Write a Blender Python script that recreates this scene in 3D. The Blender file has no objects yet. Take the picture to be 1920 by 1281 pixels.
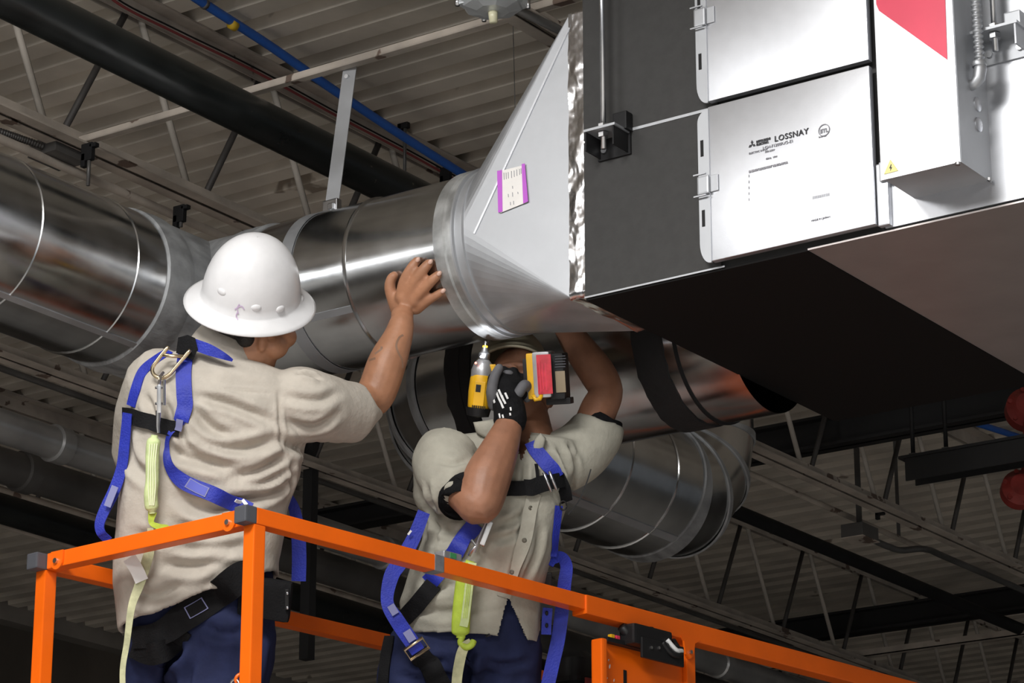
import bpy, bmesh, math, random
from mathutils import Vector as V, Matrix, noise
from mathutils.bvhtree import BVHTree
random.seed(7)
PI = math.pi
SC = bpy.context.scene
COL = SC.collection

# ------------------------------------------------------------------ camera
FPX, CX, CY, CAMZ = 5500.0, 960.0, 640.5, 1.6
TH, AZ = math.radians(18.3), math.radians(34.9)
FH = V((-math.sin(AZ), math.cos(AZ), 0))
FW = FH * math.cos(TH) + V((0, 0, math.sin(TH)))
RT = V((math.cos(AZ), math.sin(AZ), 0))
UP = -FH * math.sin(TH) + V((0, 0, math.cos(TH)))
ORG = V((0, 0, CAMZ))
cam = bpy.data.cameras.new('camera')
cam.sensor_width = 36.0
cam.lens = 36.0 * FPX / 1920.0
cam.clip_end = 200
cam_o = bpy.data.objects.new('camera', cam)
COL.objects.link(cam_o)
cam_o.location = ORG
cam_o.rotation_euler = (PI / 2 + TH, 0, AZ)
SC.camera = cam_o

# ------------------------------------------------------------------ world, lamps, exposure
w = bpy.data.worlds.new('world'); SC.world = w; w.use_nodes = True
w.node_tree.nodes['Background'].inputs[0].default_value = (0.9, 0.95, 1.0, 1)
w.node_tree.nodes['Background'].inputs[1].default_value = 0.12
SC.view_settings.view_transform = 'Standard'
SC.view_settings.look = 'None'
SC.view_settings.exposure = 0.0
SC.view_settings.gamma = 1.0
SC.view_settings.use_curve_mapping = False

def area(name, loc, target, sx, sy, power, col=(1, 1, 1)):
    l = bpy.data.lights.new(name, 'AREA'); l.shape = 'RECTANGLE'; l.size = sx; l.size_y = sy
    l.energy = power; l.color = col
    o = bpy.data.objects.new(name, l); COL.objects.link(o); o.location = loc
    o.rotation_euler = (V(target) - V(loc)).to_track_quat('-Z', 'Y').to_euler()
    return o
area('high_bay_lamp', (-5.0, 2.0, 5.05), (-3.7, 5.4, 3.7), 1.2, 0.7, 34, (1, 0.99, 0.98))
area('rear_fill_light', (2.0, -5.5, 3.2), (-3.5, 5.5, 3.6), 5.0, 3.2, 62, (0.95, 0.97, 1.0))  # unseen fill added behind the camera for general brightness
area('overhead_fill', (-2.9, 2.2, 5.1), (-3.1, 2.5, 0), 1.2, 1.2, 190, (1, 0.985, 0.96))  # unseen overhead light added to brighten the workers and bounce off the floor
area('floor_bounce_fill', (0.5, -2.0, 5.1), (0.5, -1.5, 0), 1.6, 1.6, 420, (1, 0.985, 0.96))  # unseen downlight added so the floor bounces light onto the deck

# ------------------------------------------------------------------ pixel -> point helpers
def ray(px, py): return FW + RT * ((px - CX) / FPX) - UP * ((py - CY) / FPX)
def at(px, py, d): return ORG + ray(px, py) * d
def onx(px, py, x): r = ray(px, py); return ORG + r * (x / r.x)
def ony(px, py, y): r = ray(px, py); return ORG + r * (y / r.y)
def onz(px, py, z): r = ray(px, py); return ORG + r * ((z - CAMZ) / r.z)
def depth(p): return (V(p) - ORG).dot(FW)

# ------------------------------------------------------------------ materials
MATS = {}
def mat(name, col, rough=0.6, metal=0.0, var=0.0, vscale=6.0, bump=0.0, bscale=60.0, rvar=0.0, col2=None, spots=None,
        stretch=None, coat=0.0, spec=0.5):
    if name in MATS: return MATS[name]
    m = bpy.data.materials.new(name); m.use_nodes = True
    nt = m.node_tree; b = nt.nodes['Principled BSDF']
    b.inputs['Roughness'].default_value = rough; b.inputs['Metallic'].default_value = metal
    b.inputs['Base Color'].default_value = (*col, 1)
    b.inputs['Specular IOR Level'].default_value = spec
    if coat: b.inputs['Coat Weight'].default_value = coat; b.inputs['Coat Roughness'].default_value = 0.15
    tc = nt.nodes.new('ShaderNodeTexCoord'); src = tc.outputs['Object']
    if stretch:
        mp = nt.nodes.new('ShaderNodeMapping'); mp.inputs['Scale'].default_value = stretch
        nt.links.new(src, mp.inputs['Vector']); src = mp.outputs[0]
    last = None
    if var > 0 or rvar > 0:
        n = nt.nodes.new('ShaderNodeTexNoise'); n.inputs['Scale'].default_value = vscale; n.inputs['Detail'].default_value = 6
        nt.links.new(src, n.inputs['Vector'])
        if var > 0:
            r = nt.nodes.new('ShaderNodeValToRGB')
            c2 = col2 or tuple(max(0, c * (1 - var)) for c in col)
            c1 = col if col2 else tuple(min(1, c * (1 + var)) for c in col)
            r.color_ramp.elements[0].position = 0.35; r.color_ramp.elements[1].position = 0.65
            r.color_ramp.elements[0].color = (*c2, 1); r.color_ramp.elements[1].color = (*c1, 1)
            nt.links.new(n.outputs['Fac'], r.inputs['Fac']); last = r.outputs['Color']
        if rvar > 0:
            mr = nt.nodes.new('ShaderNodeMapRange'); mr.inputs[1].default_value = 0.3; mr.inputs[2].default_value = 0.7
            mr.inputs[3].default_value = max(0.02, rough - rvar); mr.inputs[4].default_value = min(1, rough + rvar)
            nt.links.new(n.outputs['Fac'], mr.inputs[0]); nt.links.new(mr.outputs[0], b.inputs['Roughness'])
    if spots:  # chips / stains with a shape of their own: (colour, scale, threshold)
        n2 = nt.nodes.new('ShaderNodeTexNoise'); n2.inputs['Scale'].default_value = spots[1]; n2.inputs['Detail'].default_value = 4
        nt.links.new(tc.outputs['Object'], n2.inputs['Vector'])
        r2 = nt.nodes.new('ShaderNodeValToRGB'); r2.color_ramp.elements[0].position = spots[2]; r2.color_ramp.elements[1].position = spots[2] + 0.02
        r2.color_ramp.elements[0].color = (0, 0, 0, 1); r2.color_ramp.elements[1].color = (1, 1, 1, 1)
        nt.links.new(n2.outputs['Fac'], r2.inputs['Fac'])
        mx = nt.nodes.new('ShaderNodeMix'); mx.data_type = 'RGBA'
        nt.links.new(r2.outputs['Color'], mx.inputs[0])
        if last: nt.links.new(last, mx.inputs[6])
        else: mx.inputs[6].default_value = (*col, 1)
        mx.inputs[7].default_value = (*spots[0], 1); last = mx.outputs[2]
    if last: nt.links.new(last, b.inputs['Base Color'])
    if bump > 0:
        n3 = nt.nodes.new('ShaderNodeTexNoise'); n3.inputs['Scale'].default_value = bscale; n3.inputs['Detail'].default_value = 3
        nt.links.new(src, n3.inputs['Vector'])
        bp = nt.nodes.new('ShaderNodeBump'); bp.inputs['Strength'].default_value = bump; bp.inputs['Distance'].default_value = 0.004
        nt.links.new(n3.outputs['Fac'], bp.inputs['Height']); nt.links.new(bp.outputs[0], b.inputs['Normal'])
    MATS[name] = m; return m
def emit(name, col, s):
    m = bpy.data.materials.new(name); m.use_nodes = True; b = m.node_tree.nodes['Principled BSDF']
    b.inputs['Emission Color'].default_value = (*col, 1); b.inputs['Emission Strength'].default_value = s
    return m

M_galv = mat('galvanised_sheet', (0.60, 0.61, 0.62), 0.2, 1.0, 0.10, 9, 0.10, 10, 0.05)
M_galv2 = mat('galvanised_matte', (0.47, 0.485, 0.51), 0.50, 0.75, 0.05, 14, 0.05, 50, 0.06)
M_seal = mat('grey_duct_sealant', (0.30, 0.31, 0.32), 0.5, 0.25, 0.25, 12, 0.6, 30, 0.1, stretch=(3, 1, 1))
M_band = mat('brushed_joint_band', (0.50, 0.51, 0.51), 0.4, 0.7, 0.30, 14, 0.4, 25, 0.1)
M_blackseal = mat('black_duct_sealant', (0.012, 0.011, 0.012), 0.8, 0, 0.2, 12, 0.6, 40)
M_deck = mat('painted_steel_deck', (0.60, 0.545, 0.47), 0.75, 0, 0.18, 3, 0.15, 30, spots=((0.30, 0.25, 0.20), 3.0, 0.70))
M_joist = mat('tan_joist_paint', (0.42, 0.37, 0.32), 0.7, 0, 0.2, 8, 0.2, 40, spots=((0.13, 0.09, 0.07), 9.0, 0.64))
M_rod2 = mat('shaded_web_tone', (0.05, 0.045, 0.042), 0.6, 0, 0.3, 9)  # shade on the right-leaning web rods, put into their colour
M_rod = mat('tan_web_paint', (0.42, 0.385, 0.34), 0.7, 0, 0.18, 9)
M_blackpipe = mat('black_pipe_paint', (0.008, 0.010, 0.010), 0.33, 0, 0.3, 8, 0.1, 20, 0.08, spots=((0.09, 0.08, 0.06), 26.0, 0.74))
M_black = mat('black_paint', (0.010, 0.010, 0.011), 0.6, 0, 0.2, 10, spec=0.3)
M_blacksteel = mat('black_steel', (0.011, 0.011, 0.012), 0.6, 0.0, 0.2, 6)
M_blue = mat('blue_conduit_paint', (0.02, 0.11, 0.45), 0.45, 0, 0.1, 8)
M_yellowtape = mat('yellow_tape', (0.65, 0.42, 0.02), 0.5)
M_redwire = mat('red_wire', (0.22, 0.04, 0.04), 0.6)
M_red = mat('red_pipe_paint', (0.23, 0.025, 0.02), 0.5, 0, 0.2, 20, 0.2, 60)
M_grey = mat('grey_pipe', (0.11, 0.107, 0.104), 0.4, 0.3, 0.25, 4)
M_silver = mat('zinc_steel', (0.62, 0.63, 0.65), 0.28, 1.0, 0.1, 20)
M_concrete = mat('concrete_floor', (0.64, 0.625, 0.60), 0.7, 0, 0.2, 1.5, 0.1, 30)
M_wall = mat('dark_block_wall', (0.10, 0.085, 0.07), 0.9, 0, 0.3, 1.2, 0.2, 10)
M_wallbeam = mat('wall_beam_paint', (0.22, 0.20, 0.18), 0.8, 0, 0.25, 2)
M_white = mat('white_coated_steel', (0.60, 0.615, 0.65), 0.36, 0.88, 0.02, 30, 0.02, 300)
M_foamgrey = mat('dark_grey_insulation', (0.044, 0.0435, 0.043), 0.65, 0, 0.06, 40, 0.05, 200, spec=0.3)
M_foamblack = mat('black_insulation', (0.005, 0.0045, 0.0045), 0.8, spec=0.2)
M_belly = mat('galvanised_belly', (0.45, 0.41, 0.40), 0.35, 0.6, 0.05, 10)
M_foil = mat('foil_tape', (0.74, 0.74, 0.76), 0.2, 1.0, 0.0, 1, 0.3, 16)
M_orange = mat('orange_lift_paint', (0.90, 0.14, 0.004), 0.34, 0, 0.05, 8, 0.03, 120, spots=((0.55, 0.45, 0.38), 11.0, 0.755))
M_cap = mat('grey_plastic_cap', (0.075, 0.078, 0.09), 0.5)
M_shirt = mat('khaki_work_shirt', (0.47, 0.43, 0.375), 0.85, 0, 0.05, 30, 0.35, 90, spec=0.2)
M_shirt2 = mat('olive_khaki_work_shirt', (0.40, 0.385, 0.325), 0.85, 0, 0.06, 30, 0.35, 90, spec=0.2)
M_pants = mat('navy_trousers', (0.018, 0.024, 0.070), 0.8, 0, 0.15, 20, 0.4, 60, spec=0.2)
M_skin = mat('tan_skin', (0.40, 0.19, 0.105), 0.5, 0, 0.12, 25, 0.12, 160)
M_skin2 = mat('brown_skin', (0.31, 0.145, 0.085), 0.5, 0, 0.12, 25, 0.12, 160)
M_hair = mat('black_hair', (0.012, 0.010, 0.009), 0.6, 0, 0.3, 60, 0.6, 200)
M_hat = mat('white_hard_hat_shell', (0.76, 0.76, 0.775), 0.3, 0, 0.03, 25, 0.02, 60, spots=((0.62, 0.58, 0.55), 38.0, 0.73))
M_hat2 = mat('tan_hard_hat_shell', (0.33, 0.29, 0.20), 0.5, 0, 0.1, 20)
M_blueweb = mat('royal_blue_webbing', (0.014, 0.028, 0.36), 0.6, 0, 0.1, 30, 0.4, 220)
M_blackweb = mat('black_webbing', (0.009, 0.009, 0.010), 0.8, 0, 0.15, 30, 0.4, 220, spec=0.15)
M_lime = mat('lime_webbing', (0.58, 0.68, 0.33), 0.6, 0, 0.12, 30, 0.3, 120)
M_limedirty = mat('worn_lime_webbing', (0.50, 0.50, 0.30), 0.7, 0, 0.2, 30, 0.3, 120)
M_limebright = mat('bright_lime_cover', (0.47, 0.62, 0.06), 0.6, 0, 0.12, 20, 0.3, 120)
M_thread = mat('grey_stitching', (0.22, 0.23, 0.42), 0.8)
M_brass = mat('yellow_zinc_steel', (0.72, 0.60, 0.40), 0.28, 1.0, 0.15, 20)
M_paper = mat('white_paper', (0.80, 0.78, 0.76), 0.7, 0, 0.04, 20)
M_ink = mat('black_ink', (0.03, 0.03, 0.035), 0.6)
M_inkgrey = mat('grey_ink', (0.30, 0.30, 0.33), 0.6)
M_purple = mat('purple_tape', (0.50, 0.10, 0.60), 0.5)
M_pink = mat('red_warning_film', (0.72, 0.045, 0.10), 0.4, 0, 0.05, 10)
M_yellow = mat('drill_yellow', (0.78, 0.43, 0.012), 0.42, 0, 0.12, 20)
M_drillgrey = mat('cast_grey_housing', (0.42, 0.42, 0.43), 0.35, 0.6, 0.1, 30)
M_redlabel = mat('red_battery_label', (0.55, 0.03, 0.05), 0.5, 0, 0.2, 50)
M_plastic = mat('black_plastic', (0.010, 0.010, 0.011), 0.5, spec=0.35)
M_glove = mat('black_glove_knit', (0.009, 0.009, 0.010), 0.9, 0, 0.2, 50, 0.4, 200, spec=0.15)
M_gloverub = mat('grey_glove_rubber', (0.11, 0.11, 0.12), 0.7, 0, 0.1, 40)
M_whiteprint = mat('white_print', (0.75, 0.75, 0.75), 0.6)
M_tattoo = mat('faded_tattoo_ink', (0.24, 0.135, 0.085), 0.55)
M_greensticker = mat('green_sticker', (0.05, 0.25, 0.09), 0.5)
M_fixt = mat('zinc_fixture', (0.55, 0.58, 0.60), 0.4, 0.5, 0.1, 15)
M_bulb = mat('frosted_lens', (0.62, 0.60, 0.42), 0.3)
M_boot = mat('brown_boot_leather', (0.07, 0.045, 0.03), 0.6)

# ------------------------------------------------------------------ object helpers
ROOTM = {}
def empty(name, loc, label, cat, group=None):
    o = bpy.data.objects.new(name, None); COL.objects.link(o); o.empty_display_size = 0.1
    o.location = loc; o['label'] = label; o['category'] = cat
    if group: o['group'] = group
    ROOTM[o] = Matrix.Translation(V(loc)); return o
def tag(o, label, cat, group=None):
    o['label'] = label; o['category'] = cat
    if group: o['group'] = group
    return o
def link(o, parent):
    COL.objects.link(o)
    if parent is not None:
        o.parent = parent
        o.matrix_parent_inverse = ROOTM.get(parent, Matrix.Identity(4)).inverted()
    ROOTM[o] = o.matrix_basis.copy() if parent is None else Matrix.Identity(4)
    return o
def catmull(P, n):
    P = [tuple(p) for p in P]; out = []
    if len(P) < 3:
        for i in range(n + 1): out.append(tuple(a + (b - a) * i / n for a, b in zip(P[0], P[-1])))
        return out
    Q = [tuple(2 * a - b for a, b in zip(P[0], P[1]))] + P + [tuple(2 * a - b for a, b in zip(P[-1], P[-2]))]
    for k in range(1, len(Q) - 2):
        for i in range(n):
            t = i / n
            out.append(tuple(0.5 * (2 * b + (c - a) * t + (2 * a - 5 * b + 4 * c - d) * t * t + (-a + 3 * b - 3 * c + d) * t ** 3)
                             for a, b, c, d in zip(Q[k - 1], Q[k], Q[k + 1], Q[k + 2])))
    out.append(P[-1]); return out
class MB:
    def __init__(s): s.v = []; s.f = []
    def add(s, vs, fs):
        o = len(s.v); s.v += [V(p) for p in vs]; s.f += [tuple(i + o for i in f) for f in fs]; return s
    def box(s, c, ax, ay, az, bev=0.0):   # half-axis vectors
        c, ax, ay, az = V(c), V(ax), V(ay), V(az)
        if bev <= 0:
            vs = [c + ax * i + ay * j + az * k for i in (-1, 1) for j in (-1, 1) for k in (-1, 1)]
            return s.add(vs, [(0, 1, 3, 2), (4, 6, 7, 5), (0, 4, 5, 1), (2, 3, 7, 6), (0, 2, 6, 4), (1, 5, 7, 3)])
        bm = bmesh.new(); bmesh.ops.create_cube(bm, size=2)
        Lx, Ly, Lz = ax.length, ay.length, az.length
        for q in bm.verts: q.co = V((q.co.x * Lx, q.co.y * Ly, q.co.z * Lz))
        bmesh.ops.bevel(bm, geom=bm.edges[:], offset=bev, segments=2, profile=0.7, affect='EDGES')
        X, Y, Z = ax / Lx, ay / Ly, az / Lz
        bm.verts.index_update()
        vs = [c + X * q.co.x + Y * q.co.y + Z * q.co.z for q in bm.verts]
        fs = [tuple(q.index for q in f.verts) for f in bm.faces]; bm.free(); return s.add(vs, fs)
    def abox(s, x0, x1, y0, y1, z0, z1, bev=0.0):
        return s.box(((x0 + x1) / 2, (y0 + y1) / 2, (z0 + z1) / 2), ((x1 - x0) / 2, 0, 0), (0, (y1 - y0) / 2, 0), (0, 0, (z1 - z0) / 2), bev)
    def bar(s, a, b, w, h, up=V((0, 0, 1)), bev=0.0):   # rectangular bar a->b, full width w (side) and h (along up)
        a, b = V(a), V(b); d = (b - a); L = d.length; d.normalize()
        sx = d.cross(V(up)); sx.normalize(); u = sx.cross(d)
        return s.box((a + b) / 2, sx * w / 2, d * L / 2, u * h / 2, bev)
    def loft(s, rings, cap=True, closed=True):
        n = len(rings[0]); o = len(s.v)
        for r in rings: s.v += [V(p) for p in r]
        for i in range(len(rings) - 1):
            for j in range(n if closed else n - 1):
                k = (j + 1) % n
                s.f.append((o + i * n + j, o + i * n + k, o + (i + 1) * n + k, o + (i + 1) * n + j))
        if cap:
            s.f.append(tuple(o + j for j in range(n))[::-1]); e = o + (len(rings) - 1) * n
            s.f.append(tuple(e + j for j in range(n)))
        return s
    def tube(s, pts, rad, n=12, cap=True, flat=None):   # flat=(axis vector, factor): squash across axis
        pts = [V(p) for p in pts]; m = len(pts)
        rad = [rad] * m if not hasattr(rad, '__len__') else rad
        rings = []; ref = None
        for i in range(m):
            d = (pts[min(i + 1, m - 1)] - pts[max(i - 1, 0)])
            if d.length < 1e-9: d = V((0, 0, 1))
            d.normalize()
            if ref is None:
                ref = V((0, 0, 1)) if abs(d.z) < 0.9 else V((1, 0, 0))
            x = ref - d * ref.dot(d); x.normalize(); y = d.cross(x); ref = x
            ring = []
            for j in range(n):
                t = 2 * PI * j / n; q = (x * math.cos(t) + y * math.sin(t)) * rad[i]
                if flat: q = q - flat[0] * q.dot(flat[0]) * (1 - flat[1])
                ring.append(pts[i] + q)
            rings.append(ring)
        return s.loft(rings, cap)
    def ellip(s, c, ax, ay, az, n=20, m=12):
        c, ax, ay, az = V(c), V(ax), V(ay), V(az); rings = []
        for i in range(m + 1):
            p = -PI / 2 + PI * i / m; p = max(-PI / 2 + 0.02, min(PI / 2 - 0.02, p))
            rings.append([c + (ax * math.cos(2 * PI * j / n) + ay * math.sin(2 * PI * j / n)) * math.cos(p) + az * math.sin(p) for j in range(n)])
        return s.loft(rings)
    def lathe(s, c, ax, prof, n=32, xs=None, sx=1.0, cap=False):   # profile (r, h) about axis ax at c
        c = V(c); ax = V(ax).normalized()
        x = V(xs) if xs is not None else (V((0, 0, 1)) if abs(ax.z) < 0.9 else V((1, 0, 0)))
        x = (x - ax * x.dot(ax)).normalized(); y = ax.cross(x)
        rings = [[c + ax * h + (x * math.cos(2 * PI * j / n) * sx + y * math.sin(2 * PI * j / n)) * r for j in range(n)] for r, h in prof]
        return s.loft(rings, cap)
    def mesh(s, name):
        me = bpy.data.meshes.new(name); me.from_pydata([tuple(p) for p in s.v], [], s.f)
        bm = bmesh.new(); bm.from_mesh(me); bmesh.ops.recalc_face_normals(bm, faces=bm.faces[:]); bm.to_mesh(me); bm.free()
        return me
    def build(s, name, m, parent=None, smooth=False, angle=None):
        me = s.mesh(name); me.materials.append(m)
        if smooth:
            me.polygons.foreach_set('use_smooth', [True] * len(me.polygons))
            if angle: me.set_sharp_from_angle(angle=math.radians(angle))
        return link(bpy.data.objects.new(name, me), parent)
def remesh(mb, name, m, parent, voxel, smooth_it=6, post=None):
    ob = bpy.data.objects.new(name, mb.mesh(name)); COL.objects.link(ob)
    r = ob.modifiers.new('r', 'REMESH'); r.mode = 'VOXEL'; r.voxel_size = voxel
    if smooth_it:
        q = ob.modifiers.new('s', 'SMOOTH'); q.factor = 0.5; q.iterations = smooth_it
    dg = bpy.context.evaluated_depsgraph_get(); me = bpy.data.meshes.new_from_object(ob.evaluated_get(dg))
    ob.modifiers.clear(); old = ob.data; ob.data = me; bpy.data.meshes.remove(old); me.name = name
    if post: post(me)
    me.materials.clear(); me.materials.append(m)
    me.polygons.foreach_set('use_smooth', [True] * len(me.polygons)); me.update()
    COL.objects.unlink(ob); return link(ob, parent)
def copy_part(o, parent, mtx=None):
    c = o.copy(); COL.objects.link(c); inv = o.matrix_parent_inverse.copy(); c.parent = parent; c.matrix_parent_inverse = inv
    if mtx is not None: c.matrix_basis = mtx
    return c
def copy_tree(o, dloc, label):
    c = o.copy(); COL.objects.link(c); c.location = o.location + V(dloc); c['label'] = label
    ROOTM[c] = Matrix.Translation(c.location)
    for ch in o.children:
        k = ch.copy(); COL.objects.link(k); inv = ch.matrix_parent_inverse.copy(); k.parent = c; k.matrix_parent_inverse = inv
        for g in ch.children:
            q = g.copy(); COL.objects.link(q); inv = g.matrix_parent_inverse.copy(); q.parent = k; q.matrix_parent_inverse = inv
    return c
def structure(o): o['kind'] = 'structure'; return o
def text(body, size, origin, xdir, ydir, m, parent, name='lettering', depth_=0.0006, align='LEFT', shear=0.0, space=1.0, bold=0.0):
    cu = bpy.data.curves.new(name, 'FONT'); cu.body = body; cu.size = size; cu.extrude = depth_; cu.align_x = align
    cu.shear = shear; cu.space_character = space; cu.offset = bold; cu.resolution_u = 3
    ob = bpy.data.objects.new(name, cu); COL.objects.link(ob)
    dg = bpy.context.evaluated_depsgraph_get(); me = bpy.data.meshes.new_from_object(ob.evaluated_get(dg))
    bpy.data.objects.remove(ob)
    X = V(xdir).normalized(); Y = V(ydir); Y = (Y - X * Y.dot(X)).normalized(); Z = X.cross(Y)
    mt = Matrix((X, Y, Z)).transposed().to_4x4(); mt.translation = V(origin)
    me.transform(mt); me.materials.clear(); me.materials.append(m)
    o = bpy.data.objects.new(name, me); return link(o, parent)
# ================================================================== SETTING
ZD = 5.225          # underside of deck ribs
ZB = 4.70           # bottom chord of the joists
mb = MB(); mb.abox(-11.2, 7, -8, 24, -0.1, 0); structure(mb.build('floor', M_concrete))
# steel deck: trapezoid ribs that run along X
mb = MB(); pitch = 0.152; ys = []; y = -8.0
prof = []
while y < 24:
    prof += [(y, ZD), (y + 0.078, ZD), (y + 0.090, ZD + 0.058), (y + 0.140, ZD + 0.058)]
    y += pitch
rings = [[(x, py_, pz) for py_, pz in prof] for x in (-11.2, 7)]
mb.loft(rings, cap=False, closed=False)
structure(mb.build('ceiling', M_deck))
mb = MB(); mb.abox(-11.4, -11.2, -8, 24, 0, 5.3); structure(mb.build('wall_left', M_wall))
mb = MB(); mb.abox(-11.4, 7, 24, 24.2, 0, 5.3); structure(mb.build('wall_back', M_wall))
zt = onx(0, 1118, -11.1).z; zb2 = onx(0, 1160, -11.1).z
mb = MB(); mb.abox(-11.2, -11.1, -8, 24, zb2, zt); structure(mb.build('trim_1', M_wallbeam))

# ================================================================== ROOF JOISTS
P_, Y0 = 0.605, 5.47
def make_joist(x, ya, yb, label, web_d=0.021):
    root = empty('roof_joist', (x, ya, ZB), label, 'joist', 'open web roof joists')
    c = MB()
    for s in (-1, 1):
        c.abox(x + s * 0.008, x + s * 0.046, ya, yb, ZB - 0.003, ZB + 0.003)
        c.abox(x + s * 0.008, x + s * 0.013, ya, yb, ZB, ZB + 0.042)
    c.build('bottom_chord', M_joist, root)
    c = MB(); zt_ = ZD - 0.004
    for s in (-1, 1):
        c.abox(x + s * 0.008, x + s * 0.060, ya, yb, zt_ - 0.003, zt_ + 0.003)
        c.abox(x + s * 0.008, x + s * 0.013, ya, yb, zt_ - 0.052, zt_)
    c.build('top_chord', M_joist, root)
    first = {}
    k = math.floor((ya - Y0) / P_) + 1
    while Y0 + (k + 0.5) * P_ < yb:
        yk = Y0 + k * P_
        for s in (-1, 1):
            if s not in first:
                t = MB(); t.tube([(x, yk + s * 0.03, ZB + 0.012), (x, yk + s * P_ * 0.47, ZD - 0.02)], web_d / 2, 8)
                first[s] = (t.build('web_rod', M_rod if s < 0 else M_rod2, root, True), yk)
            else:
                o, y0_ = first[s]; q = copy_part(o, root); q.location = o.location + V((0, yk - y0_, 0))
        k += 1
    return root
make_joist(-3.85, 3.2, 9.0, 'tan bar joist at the top edge above the sheet metal transition')
make_joist(-5.37, 2.2, 15.5, 'tan bar joist with the junction box and rod clamps above the left duct')
make_joist(-6.89, 3.5, 20.0, 'tan bar joist passing behind the two workers below the big ducts')
make_joist(-8.41, 6.0, 20.0, 'dim tan bar joist farthest from the workers beyond the black hanging pipes')

# bridging bars that run across the joists
def bar_obj(name, a, b, w_, h_, m, label, cat, group=None, bev=0.0):
    t = MB(); t.bar(a, b, w_, h_, bev=bev); return tag(t.build(name, m), label, cat, group)
t = MB(); yb_ = 5.568
t.abox(-5.37, -3.6, yb_ - 0.010, yb_ + 0.012, ZB + 0.006, ZB + 0.010); t.abox(-5.37, -3.6, yb_ - 0.010, yb_ - 0.007, ZB + 0.006, ZB + 0.026)
tag(t.build('bridging_angle', M_joist), 'tan bridging angle from which the flat duct strap hangs', 'brace')
t = MB(); yb_ = 13.0
t.abox(-7.9, -4.6, yb_ - 0.018, yb_ + 0.018, ZB + 0.046, ZB + 0.051); t.abox(-7.9, -4.6, yb_ - 0.018, yb_ - 0.014, ZB + 0.046, ZB + 0.08)
tag(t.build('bridging_angle', M_joist), 'tan bridging angle above the lower black beam at right', 'brace')

# black steel beams crossing under the deck
def hbeam(y, xa, xb, z, h, label):
    t = MB(); t.abox(xa, xb, y - 0.05, y + 0.05, z - h / 2, z - h / 2 + 0.012); t.abox(xa, xb, y - 0.05, y + 0.05, z + h / 2 - 0.012, z + h / 2)
    t.abox(xa, xb, y - 0.006, y + 0.006, z - h / 2, z + h / 2)
    return tag(t.build('steel_beam', M_blacksteel), label, 'beam', 'black steel beams')
hbeam(10.0, -6.2, -4.2, 4.95, 0.13, 'black steel beam just below the underside of the ventilation unit')
hbeam(13.0, -8.0, -5.2, 4.93, 0.12, 'black steel beam low at right behind the slanted web rods')
hbeam(9.94, -8.3, -7.0, 4.95, 0.10, 'short black steel beam between the two workers')

# hanging strut at right with two threaded rods
ya_ = 8.915
root = empty('strut_channel', (-4.5, ya_, 4.40), 'black strut channel hung on two rods at the right edge', 'strut')
xe = onz(1705, 880, 4.40).x
t = MB(); t.abox(xe, -3.6, ya_ - 0.04, ya_ - 0.034, 4.35, 4.43); t.abox(xe, -3.6, ya_ + 0.034, ya_ + 0.04, 4.35, 4.43); t.abox(xe - 0.02, -3.6, ya_ - 0.05, ya_ + 0.05, 4.43, 4.44)
t.build('channel', M_blacksteel, root)
for px in (1735, 1818):
    xx = onz(px, 870, 4.44).x
    t = MB(); t.tube([(xx, ya_, 4.42), (xx, ya_, ZD)], 0.008, 8); r_ = t.build('threaded_rod', M_black, root, True)
    t = MB(); t.tube([(xx, ya_, 4.441), (xx, ya_, 4.455)], 0.018, 6); t.build('nut', M_grey, r_)

# red cast fittings at the right edge
def red_fitting(c, rr, label):
    root = empty('pipe_fitting', c, label, 'pipe fitting', 'red pipe fittings')
    axd = V((0.55, -0.8, 0.1)).normalized()
    t = MB(); t.lathe(c, axd, [(0.001, 0.05), (rr * 0.6, 0.05), (rr * 0.75, 0.035), (rr, 0.02), (rr, -0.03), (rr * 0.7, -0.05), (0.001, -0.05)], 28); t.build('body', M_red, root, True, 40)
    sx = axd.cross(V((0, 0, 1))).normalized(); uz = sx.cross(axd)
    for k in range(6):
        a = k * PI / 3 + 0.3; p = c + (sx * math.cos(a) + uz * math.sin(a)) * rr * 0.86
        t = MB(); t.tube([p + axd * 0.015, p + axd * 0.034], 0.009, 6); t.build('bolt', M_red, root)
    return root
c1 = onz(1912, 918, 4.30); red_fitting(c1, 0.065, 'dark red pipe flange hanging below the black strut')
c2 = onz(1925, 768, 4.62); red_fitting(c2, 0.075, 'dark red pipe flange above the black strut at the corner of the unit')
t = MB(); t.tube([c1 + V((0.03, 0, -0.02)), c2 + V((0.02, 0, 0))], 0.028, 16); tag(t.build('riser_pipe', M_red, None, True), 'dark red riser pipe joining two flanges at the right edge', 'pipe')

# ================================================================== LONG PIPES UNDER THE ROOF
def long_pipe(name, x, z, r, ya, yb, m, label, cat='pipe', couplings=(), cm=None):
    root = empty(name, (x, ya, z), label, cat)
    t = MB(); t.tube([(x, ya, z), (x, yb, z)], r, 28); t.build('barrel', m, root, True, 40)
    for y in couplings:
        t = MB(); t.lathe((x, y, z), (0, 1, 0), [(r, -0.035), (r * 1.16, -0.03), (r * 1.16, 0.03), (r, 0.035)], 28); t.build('coupling', cm or m, root, True, 35)
    return root
# black pipe
a, b = onz(200, 82, 4.58), onz(600, 286, 4.58)
bp_root = long_pipe('sprinkler_main', (a.x + b.x) / 2, 4.58, 0.056, 3.0, 7.15, M_blackpipe, 'thick glossy black pipe slanting across the upper left')
for y in (5.05, 6.45):
    pass
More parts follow.
